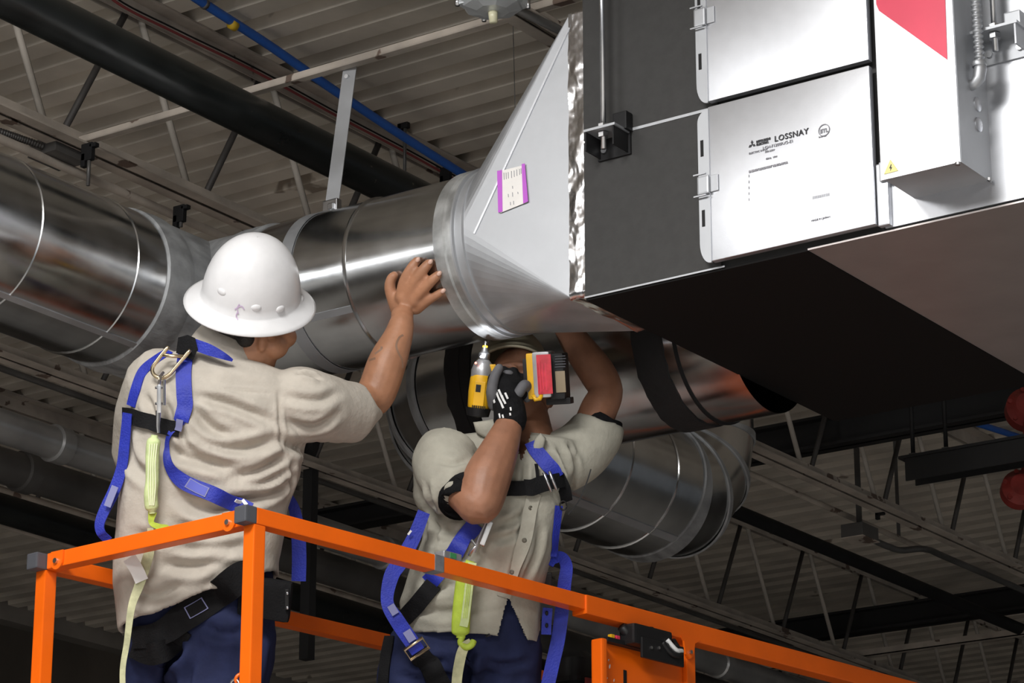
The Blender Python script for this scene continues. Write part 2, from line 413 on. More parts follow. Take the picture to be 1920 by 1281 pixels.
# pipes low at left
def lp(name, px, py, z, r, ya, yb, m, label, cat='pipe', **k):
    q = onz(px, py, z); return long_pipe(name, q.x, z, r, ya, yb, m, label, cat, **k)
lp('return_pipe', 0, 872, 4.60, 0.068, 5, 13, M_grey, 'dull brown-grey pipe second down among the dark pipes at left', couplings=(7.68,))
lp('conduit', 0, 917, 4.60, 0.012, 5, 14, M_joist, 'thin tan conduit just above the black pipe at lower left', 'conduit')
lp('drain_pipe', 0, 952, 4.60, 0.062, 5, 14, M_blackpipe, 'matt black pipe lowest of the dark pipes at left')
lp('conduit', 0, 984, 4.58, 0.012, 5, 14, M_joist, 'thin tan conduit running under the black pipe at lower left', 'conduit')
M_pipez = mat('zinc_pipe', (0.42, 0.42, 0.42), 0.3, 0.55, 0.15, 6)
q = onz(1300, 1230, 4.55); q_ = onz(0, 800, 4.6); lp('steel_pipe', 1300, 1230, 4.55, 0.060, 5, 18, M_pipez, 'long zinc pipe running behind both workers and the orange panel', couplings=(q.y - 0.62, q.y + 0.25, 9.3, 7.35), cm=M_pipez)
q1, q2 = onz(1400, 965, 4.78), onz(1920, 1185, 4.78); lp('conduit', 1660, 1075, 4.78, 0.030, 5.5, 19, M_black, 'dark conduit slanting down at right below the pale joist chord', 'conduit')
lp('conduit', 1300, 1150, 4.74, 0.012, 5, 18, M_grey, 'thin grey conduit running beside the lower joist at right', 'conduit')

# blue conduit (sags: own curve), red wire
BP = [onx(-60, -320, -5.18), onx(120, -170, -5.18), onx(370, -2, -5.18), onx(500, 82, -5.18), onx(620, 165, -5.18), onx(750, 252, -5.18), onx(870, 328, -5.18), onx(1100, 470, -5.18), onx(1500, 690, -5.18), onx(1850, 800, -5.18), onx(2000, 850, -5.18)]
root = empty('blue_conduit', BP[2], 'bright blue conduit sagging under the deck beside the black pipe', 'conduit')
t = MB(); t.tube(catmull(BP, 8), 0.014, 10); t.build('tube', M_blue, root, True)
q = catmull([BP[2], BP[3]], 10); i0 = onx(437, 47, -5.18)
t = MB(); d_ = (BP[3] - BP[2]).normalized(); t.tube([i0 - d_ * 0.012, i0 + d_ * 0.012], 0.0152, 10); t.build('yellow_tape', M_yellowtape, root, True)['label'] = 'yellow tape wrap'
i1 = onx(384, 8, -5.18); t = MB(); t.tube([i1 - d_ * 0.006, i1 + d_ * 0.006], 0.0155, 10); t.build('coupling', M_grey, root, True)
RW = [onx(p[0], p[1], -5.32) for p in ((150, -70), (215, 2), (330, 62), (480, 135), (640, 222), (760, 285), (860, 340))]
t = MB(); t.tube(catmull(RW, 6), 0.0045, 6); tag(t.build('red_cable', M_redwire, None, True), 'thin dull red cable running along the joist beside the blue conduit', 'cable')
t = MB(); t.tube(catmull([p + V((0, 0, 0.012)) for p in RW], 6), 0.003, 6); tag(t.build('black_cable', M_black, None, True), 'thin black cable just above the dull red cable', 'cable')

# junction box with flexible conduit, upper left
jb = onx(108, 285, -5.43)
root = empty('junction_box', jb, 'dark grey junction box under the joist at upper left', 'electrical box')
t = MB(); t.box(jb, (0.05, 0, 0), (0, 0.06, 0), (0, 0, 0.022), 0.003); t.build('box', M_grey, root)
t = MB(); t.box(jb - V((0, 0, 0.024)), (0.053, 0, 0), (0, 0.063, 0), (0, 0, 0.002)); t.build('cover', M_grey, root)
fl = [onx(-30, 238, -5.43), onx(10, 250, -5.43), onx(45, 262, -5.43), onx(85, 276, -5.43)]
pts = catmull(fl, 40); t = MB(); t.tube(pts, [0.0085 + 0.0025 * math.sin(i * 1.3) for i in range(len(pts))], 10)
tag(t.build('flexible_conduit', M_grey, None, True), 'ribbed flexible conduit entering the junction box at upper left', 'conduit')
# junction box lower right, with bent conduit
j2 = onz(1612, 1000, 4.64)
root = empty('junction_box', j2, 'small junction box under the joist at right below the unit', 'electrical box')
t = MB(); t.box(j2, (0.05, 0, 0), (0, 0.07, 0), (0, 0, 0.028), 0.003); t.build('box', M_grey, root)
t = MB(); t.abox(j2.x - 0.012, j2.x + 0.012, j2.y - 0.003, j2.y + 0.003, j2.z, ZD); t.build('support_strap', M_grey, root)
t = MB(); t.box(j2 - V((0, 0, 0.03)), (0.053, 0, 0), (0, 0.073, 0), (0, 0, 0.002)); t.build('cover', M_joist, root)
bc = [onz(1635, 1012, 4.64), onz(1665, 1025, 4.64), onz(1690, 1032, 4.64), onz(1735, 1030, 4.66), onz(1780, 1048, 4.68), onz(1920, 1108, 4.68), onz(2000, 1145, 4.68)]
t = MB(); t.tube(catmull(bc, 8), 0.014, 10); tag(t.build('conduit', M_grey, None, True), 'bent grey conduit leaving the small junction box at right', 'conduit')
rc_ = lp('conduit', 1480, 920, 4.73, 0.012, 8.5, 11.2, M_joist, 'short tan conduit parallel to the joist just right of the duct elbow', 'conduit')
for y_ in (8.8, 10.9):
    t = MB(); t.abox(rc_.location.x - 0.008, rc_.location.x + 0.008, y_ - 0.0015, y_ + 0.0015, 4.73, ZD + 0.01); t.build('support_strap', M_grey, rc_)

lp('conduit', 200, 348, 4.66, 0.013, 3, 8, M_joist, 'tan conduit strapped below the joist just above the left duct', 'conduit')
# beam clamps with rods
def clamp(px, py, x, label, rod=0.16):
    c = onx(px, py, x); root = empty('beam_clamp', c, label, 'clamp', 'black beam clamps')
    t = MB(); t.box(c, (0.020, 0, 0), (0, 0.008, 0), (0, 0, 0.026), 0.003); t.box(c + V((-0.012, 0, -0.022)), (0.008, 0, 0), (0, 0.008, 0), (0, 0, 0.02), 0.002)
    t.box(c + V((0.022, 0, 0.016)), (0.012, 0, 0), (0, 0.008, 0), (0, 0, 0.006), 0.002); t.build('jaw', M_black, root)
    if rod: t = MB(); t.tube([c + V((0.006, 0, 0.01)), c + V((0.006, 0, -rod))], 0.0055, 8); t.build('threaded_rod', M_grey, root, True)
    return root
clamp(165, 286, -5.30, 'black beam clamp with a hanging rod right of the junction box', 0.10)
clamp(337, 402, -5.30, 'small black beam clamp just above the left duct elbow', 0.04)
clamp(757, 228, -5.28, 'black beam clamp on the joist above the blue conduit', 0.20)
clamp(836, 328, -5.30, 'small black beam clamp where the blue conduit meets the duct', 0.04)
clamp(1650, 955, -5.40, 'black clamp under the joist at right', 0.0)

# light fixture at the top
lf = onx(924, 2, -3.78)
root = empty('light_fixture', lf, 'zinc lamp socket box hanging at the top edge above the transition', 'light fixture')
ax_, ay_ = V((1, 0, 0)), V((0, 1, 0))
t = MB(); t.box(lf + V((0, 0, 0.012)), ax_ * 0.068, ay_ * 0.058, (0, 0, 0.026), 0.004); t.build('box', M_fixt, root)
t = MB(); t.lathe(lf + V((0, 0, -0.008)), (0, 0, -1), [(0.080, -0.004), (0.080, 0.0), (0.072, 0.010), (0.04, 0.020), (0.001, 0.022)], 8); t.build('cover', M_fixt, root)
t = MB(); t.tube([lf + V((0, 0, -0.02)), lf + V((0.002, 0, -0.058))], [0.013, 0.010], 12); t.build('lamp_socket', M_bulb, root, True)
for s1 in (-1, 1):
    for s2 in (-1, 1):
        t = MB(); t.tube([lf + V((s1 * 0.066, s2 * 0.056, 0.006)), lf + V((s1 * 0.066, s2 * 0.056, -0.016))], 0.006, 8); t.build('screw', M_silver, root, True)
t = MB(); t.tube([lf + V((0.0, 0.04, 0.012)), lf + V((0.08, 0.9, 0.02))], 0.011, 10); tag(t.build('conduit', M_grey, None, True), 'dark conduit leaving the zinc lamp socket box', 'conduit')
t = MB(); t.tube([onx(962, 48, -3.95), onx(966, 205, -3.96)], 0.0012, 5); tag(t.build('pull_cord', M_grey, None), 'hair-thin cord hanging below the lamp socket box', 'cord')

# vertical black strut behind the rail between the workers
hx = onz(583, 880, 4.7)
t = MB(); t.abox(hx.x - 0.022, hx.x + 0.022, hx.y - 0.02, hx.y + 0.02, onx(583, 1230, hx.x).z - 0.02, ZD)
tag(t.build('hanger_post', M_blacksteel), 'vertical black hanger post right of the white-hatted worker', 'hanger')

# ================================================================== DUCTS
R1 = 0.2045
YC, = (5.55,)
DC = ony(906, 484, YC)            # collar centre, left edge of the collar
ZC = (DC.z + ony(700, 528, YC).z) / 2
XE = -4.87                         # elbow axis
def ringX(x, y, z, r, n=64): return [V((x, y + r * math.cos(2 * PI * j / n), z + r * math.sin(2 * PI * j / n))) for j in range(n)]
def ringY(x, y, z, r, n=64): return [V((x + r * math.cos(2 * PI * j / n), y, z + r * math.sin(2 * PI * j / n))) for j in range(n)]
duct = empty('supply_duct', (DC.x, YC, ZC), 'shiny round sheet metal duct with an elbow behind the white hard hat', 'duct')
def profX(parent, name, m, prof, y=YC, z=ZC): t = MB(); t.loft([ringX(x, y, z, r) for x, r in prof], cap=False); return t.build(name, m, parent, True, 30)
def profY(parent, name, m, prof, x, z=ZC): t = MB(); t.loft([ringY(x, y, z, r) for y, r in prof], cap=False); return t.build(name, m, parent, True, 30)
xb = ony(738, 518, YC).x          # joint bead on the straight run
sA = profX(duct, 'duct_section', M_galv, [(DC.x + 0.05, R1), (xb, R1)])
sB = profX(duct, 'duct_section', M_galv, [(xb, R1), (XE + 0.22, R1)])
profX(duct, 'joint_bead', M_galv, [(xb - 0.005, R1), (xb - 0.003, R1 + 0.004), (xb + 0.002, R1 + 0.005), (xb + 0.005, R1)])
# sealed bands on the straight run beside the elbow
x1 = XE + 0.30
for k, (dx, wd) in enumerate(((0.0, 0.028), (-0.034, 0.026), (-0.066, 0.026))):
    profX(duct, 'sealant_band', M_seal, [(x1 + dx - wd, R1), (x1 + dx - wd + 0.004, R1 + 0.006), (x1 + dx - 0.006, R1 + 0.007), (x1 + dx, R1)])
# mitred elbow in sealant grey: ring on y plane -> mitre -> ring on x plane
t = MB(); n = 64
rY = [V((XE + R1 * 1.01 * math.cos(2 * PI * j / n), YC - R1 - 0.16, ZC + R1 * 1.01 * math.sin(2 * PI * j / n))) for j in range(n)]
mit = [V((XE + R1 * 1.015 * math.cos(2 * PI * j / n), YC - R1 * 1.015 * math.cos(2 * PI * j / n), ZC + R1 * 1.015 * math.sin(2 * PI * j / n))) for j in range(n)]
rX = [V((XE + R1 + 0.02, YC - R1 * 1.01 * math.cos(2 * PI * j / n), ZC + R1 * 1.01 * math.sin(2 * PI * j / n))) for j in range(n)]
t.loft([rY, mit, rX], cap=False); t.build('elbow', M_seal, duct, True, 25)
profY(duct, 'sealant_band', M_seal, [(YC - R1 - 0.165, R1), (YC - R1 - 0.16, R1 + 0.006), (YC - R1 - 0.10, R1 + 0.009), (YC - R1 - 0.06, R1 + 0.002)], XE)
yA = YC - R1 - 0.16
ya1 = onx(175, 500, XE).y; ya2 = onx(8, 430, XE).y
yb1 = onx(215, 500, XE).y - 0.13
for y0_, y1_ in ((yA, yb1), (yb1, yb1 - 0.34), (yb1 - 0.34, yb1 - 0.9)):
    profY(duct, 'duct_section', M_galv, [(y0_, R1), (y1_, R1)], XE)
for y0_ in (yb1, yb1 - 0.34):
    profY(duct, 'joint_bead', M_galv, [(y0_ - 0.006, R1), (y0_ - 0.004, R1 + 0.003), (y0_ + 0.004, R1 + 0.003), (y0_ + 0.006, R1)], XE)
# lengthwise lock seam low on the straight run
a_ = math.radians(218); t = MB(); yy, zz = YC + math.cos(a_) * (R1 + 0.001), ZC + math.sin(a_) * (R1 + 0.001)
t.box(((xb + x1) / 2, yy, zz), ((xb - x1) / 2, 0, 0), (0, -math.sin(a_) * 0.009, math.cos(a_) * 0.009), (0, math.cos(a_) * 0.002, math.sin(a_) * 0.002)); t.build('lock_seam', M_galv2, duct)
a_ = math.radians(300); t = MB(); xx, zz = XE + math.cos(a_) * (R1 + 0.001), ZC + math.sin(a_) * (R1 + 0.001)
t.box((xx, (yA + yb1 - 0.9) / 2, zz), (0, (yA - yb1 + 0.9) / 2, 0), (-math.sin(a_) * 0.008, 0, math.cos(a_) * 0.008), (math.cos(a_) * 0.002, 0, math.sin(a_) * 0.002)); t.build('lock_seam', M_galv2, duct)

# strap hanger: band round the duct + flat strap up to the bridging angle
SX = ony(640, 540, YC).x - 0.02
root = empty('strap_hanger', (SX, YC, ZC + R1), 'flat grey galvanised strap hanging the shiny duct from the bridging angle', 'hanger')
profX(root, 'band', M_galv2, [(SX - 0.019, R1 + 0.001), (SX - 0.019, R1 + 0.004), (SX + 0.019, R1 + 0.004), (SX + 0.019, R1 + 0.001)])
top_ = onz(657, 122, ZB + 0.02); low = V((SX, YC - 0.02, ZC + R1 + 0.03))
t = MB(); dz = (top_ - low); sxv = V((1, 0.25, 0)).normalized()
t.box((top_ + low) / 2, sxv * 0.019, dz / 2, dz.cross(sxv).normalized() * 0.0015); t.build('strap', M_galv2, root)
t = MB(); t.box(low + V((0, 0, -0.012)), (0.024, 0, 0), (0, 0.010, 0), (0, 0, 0.022), 0.003); t.box(low + V((0.008, -0.01, -0.012)), (0.009, 0, 0), (0, 0.008, 0), (0, 0, 0.008), 0.002); t.build('clip', M_silver, root)
t = MB(); t.tube([top_ + V((-0.004, -0.004, -0.035)), top_ + V((-0.003, -0.014, -0.036))], 0.006, 8); t.build('screw', M_silver, root)

# ---------------------------------------------------------------- return duct (behind), elbow and riser
R2, Y2 = 0.213, 6.2
q = ony(1267, 657, Y2); Z2 = q.z; XB2 = q.x; X3 = -4.60
rd = empty('return_duct', (X3, Y2, Z2), 'second round duct behind the drilling worker, elbowing away to a riser', 'duct')
def rX2(x, r): return ringX(x, Y2, Z2, r)
XBL = ony(925, 730, Y2).x
profX(rd, 'duct_section', M_galv, [(-3.53, R2), (XB2, R2)], Y2, Z2)
profX(rd, 'duct_section', M_galv, [(XB2, R2), (XBL, R2)], Y2, Z2)
def wavy(parent, name, m, x0, x1, y, z, r, amp=0.006, n=96):
    t = MB(); rr = []
    for x, e, dr in ((x0, -1, 0.0), (x0, -1, 0.004), (x1, 1, 0.004), (x1, 1, 0.0)):
        rr.append([V((x + e * amp * noise.noise(V((j * 0.5, x * 9, e * 3))), y + (r + dr) * math.cos(2 * PI * j / n), z + (r + dr) * math.sin(2 * PI * j / n))) for j in range(n)])
    t.loft(rr, cap=False); return t.build(name, m, parent, True, 30)
wavy(rd, 'black_sealant_band', M_blackseal, XB2 - 0.002, XB2 + 0.085, Y2, Z2, R2)
profX(rd, 'joint_bead', M_black, [(XB2 + 0.115, R2), (XB2 + 0.118, R2 + 0.005), (XB2 + 0.124, R2 + 0.005), (XB2 + 0.127, R2)], Y2, Z2)
wavy(rd, 'black_sealant_band', M_blackseal, XBL - 0.008, XBL + 0.075, Y2, Z2, R2)
# gored elbow, centre radius RC, from +X run to +Y run
RC = 0.235
XS = X3 + RC
profX(rd, 'duct_section', M_galv, [(XBL, R2), (XS, R2)], Y2, Z2)
cen = V((XS, Y2 + RC, Z2)); n = 64
def gring(a, r):  # a: 0 at the X run, 90deg at the Y run
    out = V((-math.sin(a), -math.cos(a), 0)); c = cen + out * RC
    return [c + out * (r * math.cos(2 * PI * j / n)) + V((0, 0, r * math.sin(2 * PI * j / n))) for j in range(n)]
angs = [0, 22.5, 45, 67.5, 90]
for i in range(4):
    t = MB(); t.loft([gring(math.radians(angs[i]), R2 + 0.001), gring(math.radians(angs[i + 1]), R2 + 0.001)], cap=False); t.build('elbow_gore', M_galv, rd, True, 30)
for i in range(5):
    a = math.radians(angs[i]); da = 0.05
    t = MB(); t.loft([gring(a - da, R2), gring(a - da * 0.8, R2 + 0.007), gring(a + da * 0.2, R2 + 0.009), gring(a + da * 0.4, R2)], cap=False)
    t.build('gore_seam', M_blackseal if i == 0 else M_seal, rd, True, 30)
Y3E = onx(1217, 905, X3).y
ys_ = [Y2 + RC, onx(1075, 850, X3).y, onx(1160, 880, X3).y, Y3E]
for i in range(3): profY(rd, 'duct_section', M_galv, [(ys_[i], R2), (ys_[i + 1], R2)], X3, Z2)
for i in (1, 2): profY(rd, 'joint_bead', M_galv, [(ys_[i] - 0.005, R2), (ys_[i] - 0.003, R2 + 0.004), (ys_[i] + 0.003, R2 + 0.004), (ys_[i] + 0.005, R2)], X3, Z2)
RV = 0.22; cv = V((X3, Y3E, Z2 + RV))
def vring(a, r):
    o_ = V((0, math.sin(a), -math.cos(a))); c = cv + o_ * RV
    return [c + o_ * (r * math.cos(2 * PI * j / n)) + V((r * math.sin(2 * PI * j / n), 0, 0)) for j in range(n)]
va = [0, 30, 60, 90]
for i in range(3):
    t = MB(); t.loft([vring(math.radians(va[i]), R2 + 0.001), vring(math.radians(va[i + 1]), R2 + 0.001)], cap=False); t.build('elbow_gore', M_galv, rd, True, 30)
for i, a in enumerate(va):
    a = math.radians(a); da = 0.11 if i == 0 else 0.05
    t = MB(); t.loft([vring(a - da, R2), vring(a - da * 0.9, R2 + 0.006), vring(a + da * 0.5, R2 + 0.006), vring(a + da * 0.6, R2)], cap=False); t.build('gore_seam', M_seal, rd, True, 30)
t = MB(); t.loft([[V((X3 + R2 * math.cos(2 * PI * j / n), Y3E + RV + R2 * math.sin(2 * PI * j / n), z)) for j in range(n)] for z in (Z2 + RV, ZD - 0.01)], cap=False); t.build('riser_section', M_galv, rd, True, 30)
a_ = math.radians(303); t = MB(); xx, zz = X3 + math.cos(a_) * (R2 + 0.001), Z2 + math.sin(a_) * (R2 + 0.001)
t.box((xx, (Y2 + RC + Y3E) / 2, zz), (0, (Y3E - Y2 - RC) / 2, 0), (-math.sin(a_) * 0.012, 0, math.cos(a_) * 0.012), (math.cos(a_) * 0.002, 0, math.sin(a_) * 0.002)); t.build('lock_seam', M_galv2, rd)

# ================================================================== VENTILATION UNIT
C0 = at(1100, 560, 6.8); UX, UY, UZ = C0.x, C0.y, C0.z
UH, UD, UXR = 0.80, 1.18, UX + 2.1
SEAM = UZ + 0.39
unit = empty('ventilation_unit', (UX, UY, UZ), 'large boxy white and dark grey heat recovery ventilation unit at upper right', 'ventilation unit')
XW = ony(1342, 300, UY).x            # where the white doors begin
XW2 = ony(1648, 300, UY).x           # right edge of the doors
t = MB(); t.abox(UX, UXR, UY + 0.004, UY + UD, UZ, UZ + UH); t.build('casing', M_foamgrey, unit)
for z0, z1 in ((UZ, SEAM - 0.003), (SEAM + 0.003, UZ + UH)):
    t = MB(); t.abox(UX - 0.002, XW + 0.01, UY - 0.004, UY + 0.004, z0, z1); t.build('insulation_panel', M_foamgrey, unit)
t = MB(); t.abox(UX + 0.065, XW + 0.005, UY - 0.006, UY, SEAM - 0.0035, SEAM + 0.0035); t.build('seam_strip', M_galv2, unit)
# underside: black insulation and bare metal belly
DX = onz(1530, 475, UZ).x
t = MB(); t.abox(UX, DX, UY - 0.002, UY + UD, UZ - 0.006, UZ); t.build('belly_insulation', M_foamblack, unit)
t = MB(); t.abox(DX, UXR, UY - 0.002, UY + UD, UZ - 0.004, UZ); t.build('belly_panel', M_belly, unit)
t = MB(); t.abox(UX - 0.002, XW + 0.02, UY - 0.006, UY - 0.004, UZ - 0.001, UZ + 0.003); t.build('edge_strip', M_galv2, unit)
# white right-hand casing behind the electrical box
t = MB(); t.abox(XW2 + 0.012, UXR, UY - 0.006, UY + 0.004, UZ + 0.004, UZ + UH); t.build('side_panel', M_white, unit)
# two doors with flanged left edges
def door(z0, z1, cut):
    d = MB(); yF = UY - 0.030
    d.abox(XW, XW2, yF, UY - 0.012, z0, z1, 0.002); o = d.build('door', M_white, unit, True, 30)
    # side flange: tall strip with rounded ends, facing the camera's left
    fw_ = 0.027; t = MB(); n = 8; pts = []
    zz0, zz1 = z0 - 0.004, z1 - 0.006
    for i in range(n + 1):
        a = PI / 2 * i / n; pts.append((XW - fw_ * math.sin(a), zz0 + 0.05 * (1 - math.cos(a))))
    for i in range(n + 1):
        a = PI / 2 * (1 - i / n); pts.append((XW - fw_ * math.sin(a), zz1 - 0.03 * (1 - math.cos(a))))
    pts = [(XW + 0.002, zz0)] + pts + [(XW + 0.002, zz1)]
    t.loft([[(x, yF - 0.003, z) for x, z in pts], [(x, yF + 0.002, z) for x, z in pts]]); fl = t.build('flange', M_galv2, o)
    for c in cut:
        t = MB(); t.abox(XW - 0.020, XW - 0.012, yF - 0.0036, yF + 0.0026, c - 0.02, c + 0.02); t.build('slot', M_black, fl)
    return o, yF
dL, yF = door(UZ + 0.010, SEAM - 0.006, (UZ + 0.115, UZ + 0.285))
dU, _ = door(SEAM + 0.008, UZ + UH, (SEAM + 0.11, SEAM + 0.26))
for d_o, zc in ((dL, ony(1335, 357, UY).z), (dU, ony(1333, 42, UY).z)):      # clear latch clips
    t = MB(); t.abox(XW - 0.026, XW + 0.004, yF - 0.012, yF - 0.003, zc - 0.022, zc + 0.022, 0.004); t.abox(XW + 0.004, XW + 0.024, yF - 0.004, yF - 0.0005, zc - 0.018, zc + 0.022, 0.001)
    for s in (-1, 1): t.abox(XW - 0.034, XW - 0.002, yF - 0.015, yF - 0.010, zc + s * 0.026 - 0.0015, zc + s * 0.026 + 0.0015)
    t.build('latch', M_galv2, d_o)
# hinge strip at the lower right of the doors
t = MB(); t.abox(XW2 + 0.002, XW2 + 0.030, UY - 0.022, UY - 0.006, UZ + 0.006, UZ + 0.15, 0.003); t.build('hinge_strip', M_white, unit)
t = MB(); t.abox(XW2 + 0.014, XW2 + 0.040, UY - 0.030, UY - 0.022, UZ + 0.105, UZ + 0.150, 0.003); t.build('hinge', M_galv2, unit)
# lettering on the lower door
yT = yF - 0.0012
def dtext(s, size, px, py, m=M_ink, **k):
    p = ony(px, py, yT); return text(s, size, p, (1, 0, 0), (0, 0, 1), m, dL, **k)
dtext('LOSSNAY', 0.0188, 1452, 266, bold=0.0004, space=1.12)
dtext('MITSUBISHI\nELECTRIC', 0.0072, 1418, 268, bold=0.0004)
dtext('LGH-F1200RX5-E1', 0.0100, 1430, 281, M_inkgrey)
dtext('ELECTRIC INPUT', 0.0065, 1404, 290, M_inkgrey)
dtext('208-230V', 0.0065, 1434, 287, M_inkgrey)
dtext('60Hz  1PH', 0.0065, 1436, 300, M_inkgrey)
dtext('ENERGY RECOVERY VENTILATOR', 0.0066, 1404, 324, M_inkgrey, bold=0.0005)
dtext('MADE IN JAPAN', 0.0066, 1521, 416, M_inkgrey)
# three-diamond emblem
t = MB(); ec = ony(1410, 271, yT)
for k in range(3):
    a = PI / 2 + k * 2 * PI / 3; u = V((math.cos(a), 0, math.sin(a))); s_ = V((-u.z, 0, u.x)); L = 0.0105
    p = [ec, ec + u * L / 2 + s_ * L * 0.29, ec + u * L, ec + u * L / 2 - s_ * L * 0.29]
    t.loft([[q + V((0, -0.0004, 0)) for q in p], [q + V((0, 0.0006, 0)) for q in p]])
t.build('emblem', M_ink, dL)
# certification mark
mc = ony(1545, 244, yT); t = MB(); t.lathe(mc, (0, -1, 0), [(0.0125, 0), (0.0125, 0.0006), (0.0145, 0.0006), (0.0145, 0)], 32); t.build('certification_ring', M_inkgrey, dL)
text('ETL', 0.0125, mc + V((0, 0, -0.0055)), (1, 0, 0), (0, 0, 1), M_inkgrey, dL, align='CENTER', bold=0.0005)
dtext('Intertek', 0.006, 1535, 259, M_inkgrey)
t = MB()
for k in range(14):   # serial number bars
    p = ony(1524 + k * 2.3, 371 - k * 0.5, yT); t.abox(p.x - 0.0006, p.x + 0.0006, yT, yT + 0.0008, p.z - 0.0035, p.z + 0.0035)
t.build('serial_bars', M_inkgrey, dL)
t = MB()
for k in range(5):
    p = ony(1404, 330 + k * 11, yT); t.abox(p.x - 0.0008, p.x + 0.0008, yT, yT + 0.0008, p.z - 0.003, p.z + 0.003)
t.build('print_marks', M_inkgrey, dL)

# electrical box
YB = UY - 0.150
bx0 = ony(1655, 330, YB).x; bz0 = ony(1670, 332, YB).z
bx1 = ony(1800, 300, YB).x
eb = empty('control_enclosure', (bx0, YB, bz0), 'galvanised electrical enclosure with red film and warning triangle, mounted on the white unit', 'electrical box')
t = MB(); t.abox(bx0, bx1, YB + 0.002, UY - 0.006, bz0 + 0.001, UZ + UH); t.build('body', M_galv2, eb)
t = MB(); t.abox(bx0 - 0.002, bx1 + 0.002, YB - 0.003, YB + 0.002, bz0 - 0.004, UZ + UH); t.build('cover', M_white, eb)
t = MB(); t.abox(bx1, bx1 + 0.003, YB + 0.0, UY - 0.006, bz0 - 0.004, UZ + UH); t.build('side_panel', M_galv2, eb)
for px, py in ((1832, 196), (1834, 234)):
    p = onx(px, py, bx1 + 0.003); t = MB(); t.lathe(p, (1, 0, 0), [(0.016, 0), (0.016, 0.003), (0.012, 0.005), (0.001, 0.005)], 24); t.build('knockout_plug', M_white, eb, True, 40)
for p in ((bx1 - 0.004, YB - 0.003, bz0 - 0.004), (bx1 + 0.003, UY - 0.02, bz0 + 0.002)):
    t = MB(); t.tube([V(p), V(p) + V((0, 0, -0.006))], 0.006, 8); t.build('screw', M_silver, eb)
# red warning film, a slanted trapezoid
yr = YB - 0.0045; pf = [ony(1640, -60, yr), ony(1643, 8, yr), ony(1648, 20, yr), ony(1776, 112, yr), ony(1770, -60, yr)]
t = MB(); t.loft([[p for p in pf], [p + V((0, 0.0014, 0)) for p in pf]]); t.build('red_film', M_pink, eb)['label'] = 'loose red film'
tri = [ony(1657, 327, yr), ony(1684, 320, yr), ony(1669, 299, yr)]
t = MB(); t.loft([[p for p in tri], [p + V((0, 0.001, 0)) for p in tri]]); wt = t.build('warning_triangle', mat('pale_yellow_label', (0.80, 0.72, 0.30), 0.6), eb)
cc = (tri[0] + tri[1] + tri[2]) / 3
t = MB(); zz = [(0.001, 0.008), (-0.003, 0.000), (0.000, 0.000), (-0.001, -0.006), (0.0035, 0.0015), (0.0005, 0.0015), (0.0025, 0.008)]
t.loft([[cc + V((x, -0.0008, z)) for x, z in zz], [cc + V((x, 0.0, z)) for x, z in zz]]); t.build('bolt_symbol', M_ink, wt)

# flexible conduit with elbow connector on the box side
fc = [V((bx1 + 0.030, UY - 0.10, UZ + UH + 0.1)), V((bx1 + 0.030, UY - 0.10, UZ + 0.62)), onx(1838, 130, bx1 + 0.026)]
pts = catmull(fc, 160); t = MB(); t.tube(pts, [0.0098 + 0.0022 * math.sin(i * 1.15) for i in range(len(pts))], 12)
tag(t.build('flexible_conduit', M_galv2, None, True), 'ribbed metal flexible conduit plugged into the side of the electrical enclosure', 'conduit')
p = fc[-1]; t = MB(); t.tube([p + V((0, 0, 0.012)), p, p + V((-0.004, 0, -0.02)), p + V((-0.014, 0, -0.03)), p + V((-0.030, 0, -0.033))], [0.013, 0.014, 0.014, 0.012, 0.012], 14); t.lathe(p + V((-0.002, 0, 0.012)), (0, 0, 1), [(0.015, -0.006), (0.017, 0), (0.015, 0.006)], 12)
tag(t.build('conduit_connector', M_galv2, None, True), 'small bright elbow connector at the end of the flexible conduit', 'conduit fitting')

# unit hanger brackets with threaded rods
def bracket(x, y, z, m, label, rod_top, mrod, xw=0.043):
    root = empty('hanger_bracket', (x, y, z), label, 'bracket', 'hanger brackets of the ventilation unit')
    t = MB(); t.abox(x - xw, x + xw, y - 0.070, y + 0.0, z - 0.003, z + 0.003); t.build('shelf', M_galv2 if m is M_black else m, root)
    t = MB(); t.abox(x - xw - 0.002, x + xw + 0.002, y - 0.006, y, z - 0.055, z + 0.0); t.abox(x + xw - 0.008, x + xw - 0.004, y - 0.068, y, z - 0.050, z); t.abox(x - xw + 0.002, x - xw + 0.006, y - 0.068, y, z - 0.050, z); t.abox(x + 0.012, x + 0.05, y - 0.03, y - 0.002, z, z + 0.045, 0.003); t.build('plate', m, root)
    for s in (-0.6, 0.6): t = MB(); t.tube([(x + s * xw, y - 0.006, z - 0.032), (x + s * xw, y - 0.012, z - 0.032)], 0.008, 8); t.build('bolt', M_silver, root)
    xr = x - 0.004; yr_ = y - 0.045
    t = MB(); t.tube([(xr, yr_, z - 0.045), (xr, yr_, rod_top)], 0.0065, 10); r_ = t.build('threaded_rod', mrod, root, True)
    for zz in (z - 0.011, z + 0.010): t = MB(); t.tube([(xr, yr_, zz - 0.006), (xr, yr_, zz + 0.006)], 0.013, 6); t.build('nut', M_silver, r_)
    return root
b1 = ony(1138, 247, UY - 0.04); bracket(b1.x, UY - 0.004, b1.z, M_black, 'black hanger bracket with a long rod on the dark left side of the unit', ZD, M_silver)
b2 = ony(1872, 62, UY - 0.04); bracket(b2.x, UY - 0.006, b2.z, M_galv2, 'zinc hanger bracket behind the flexible conduit at upper right', ZD, M_silver, 0.06)

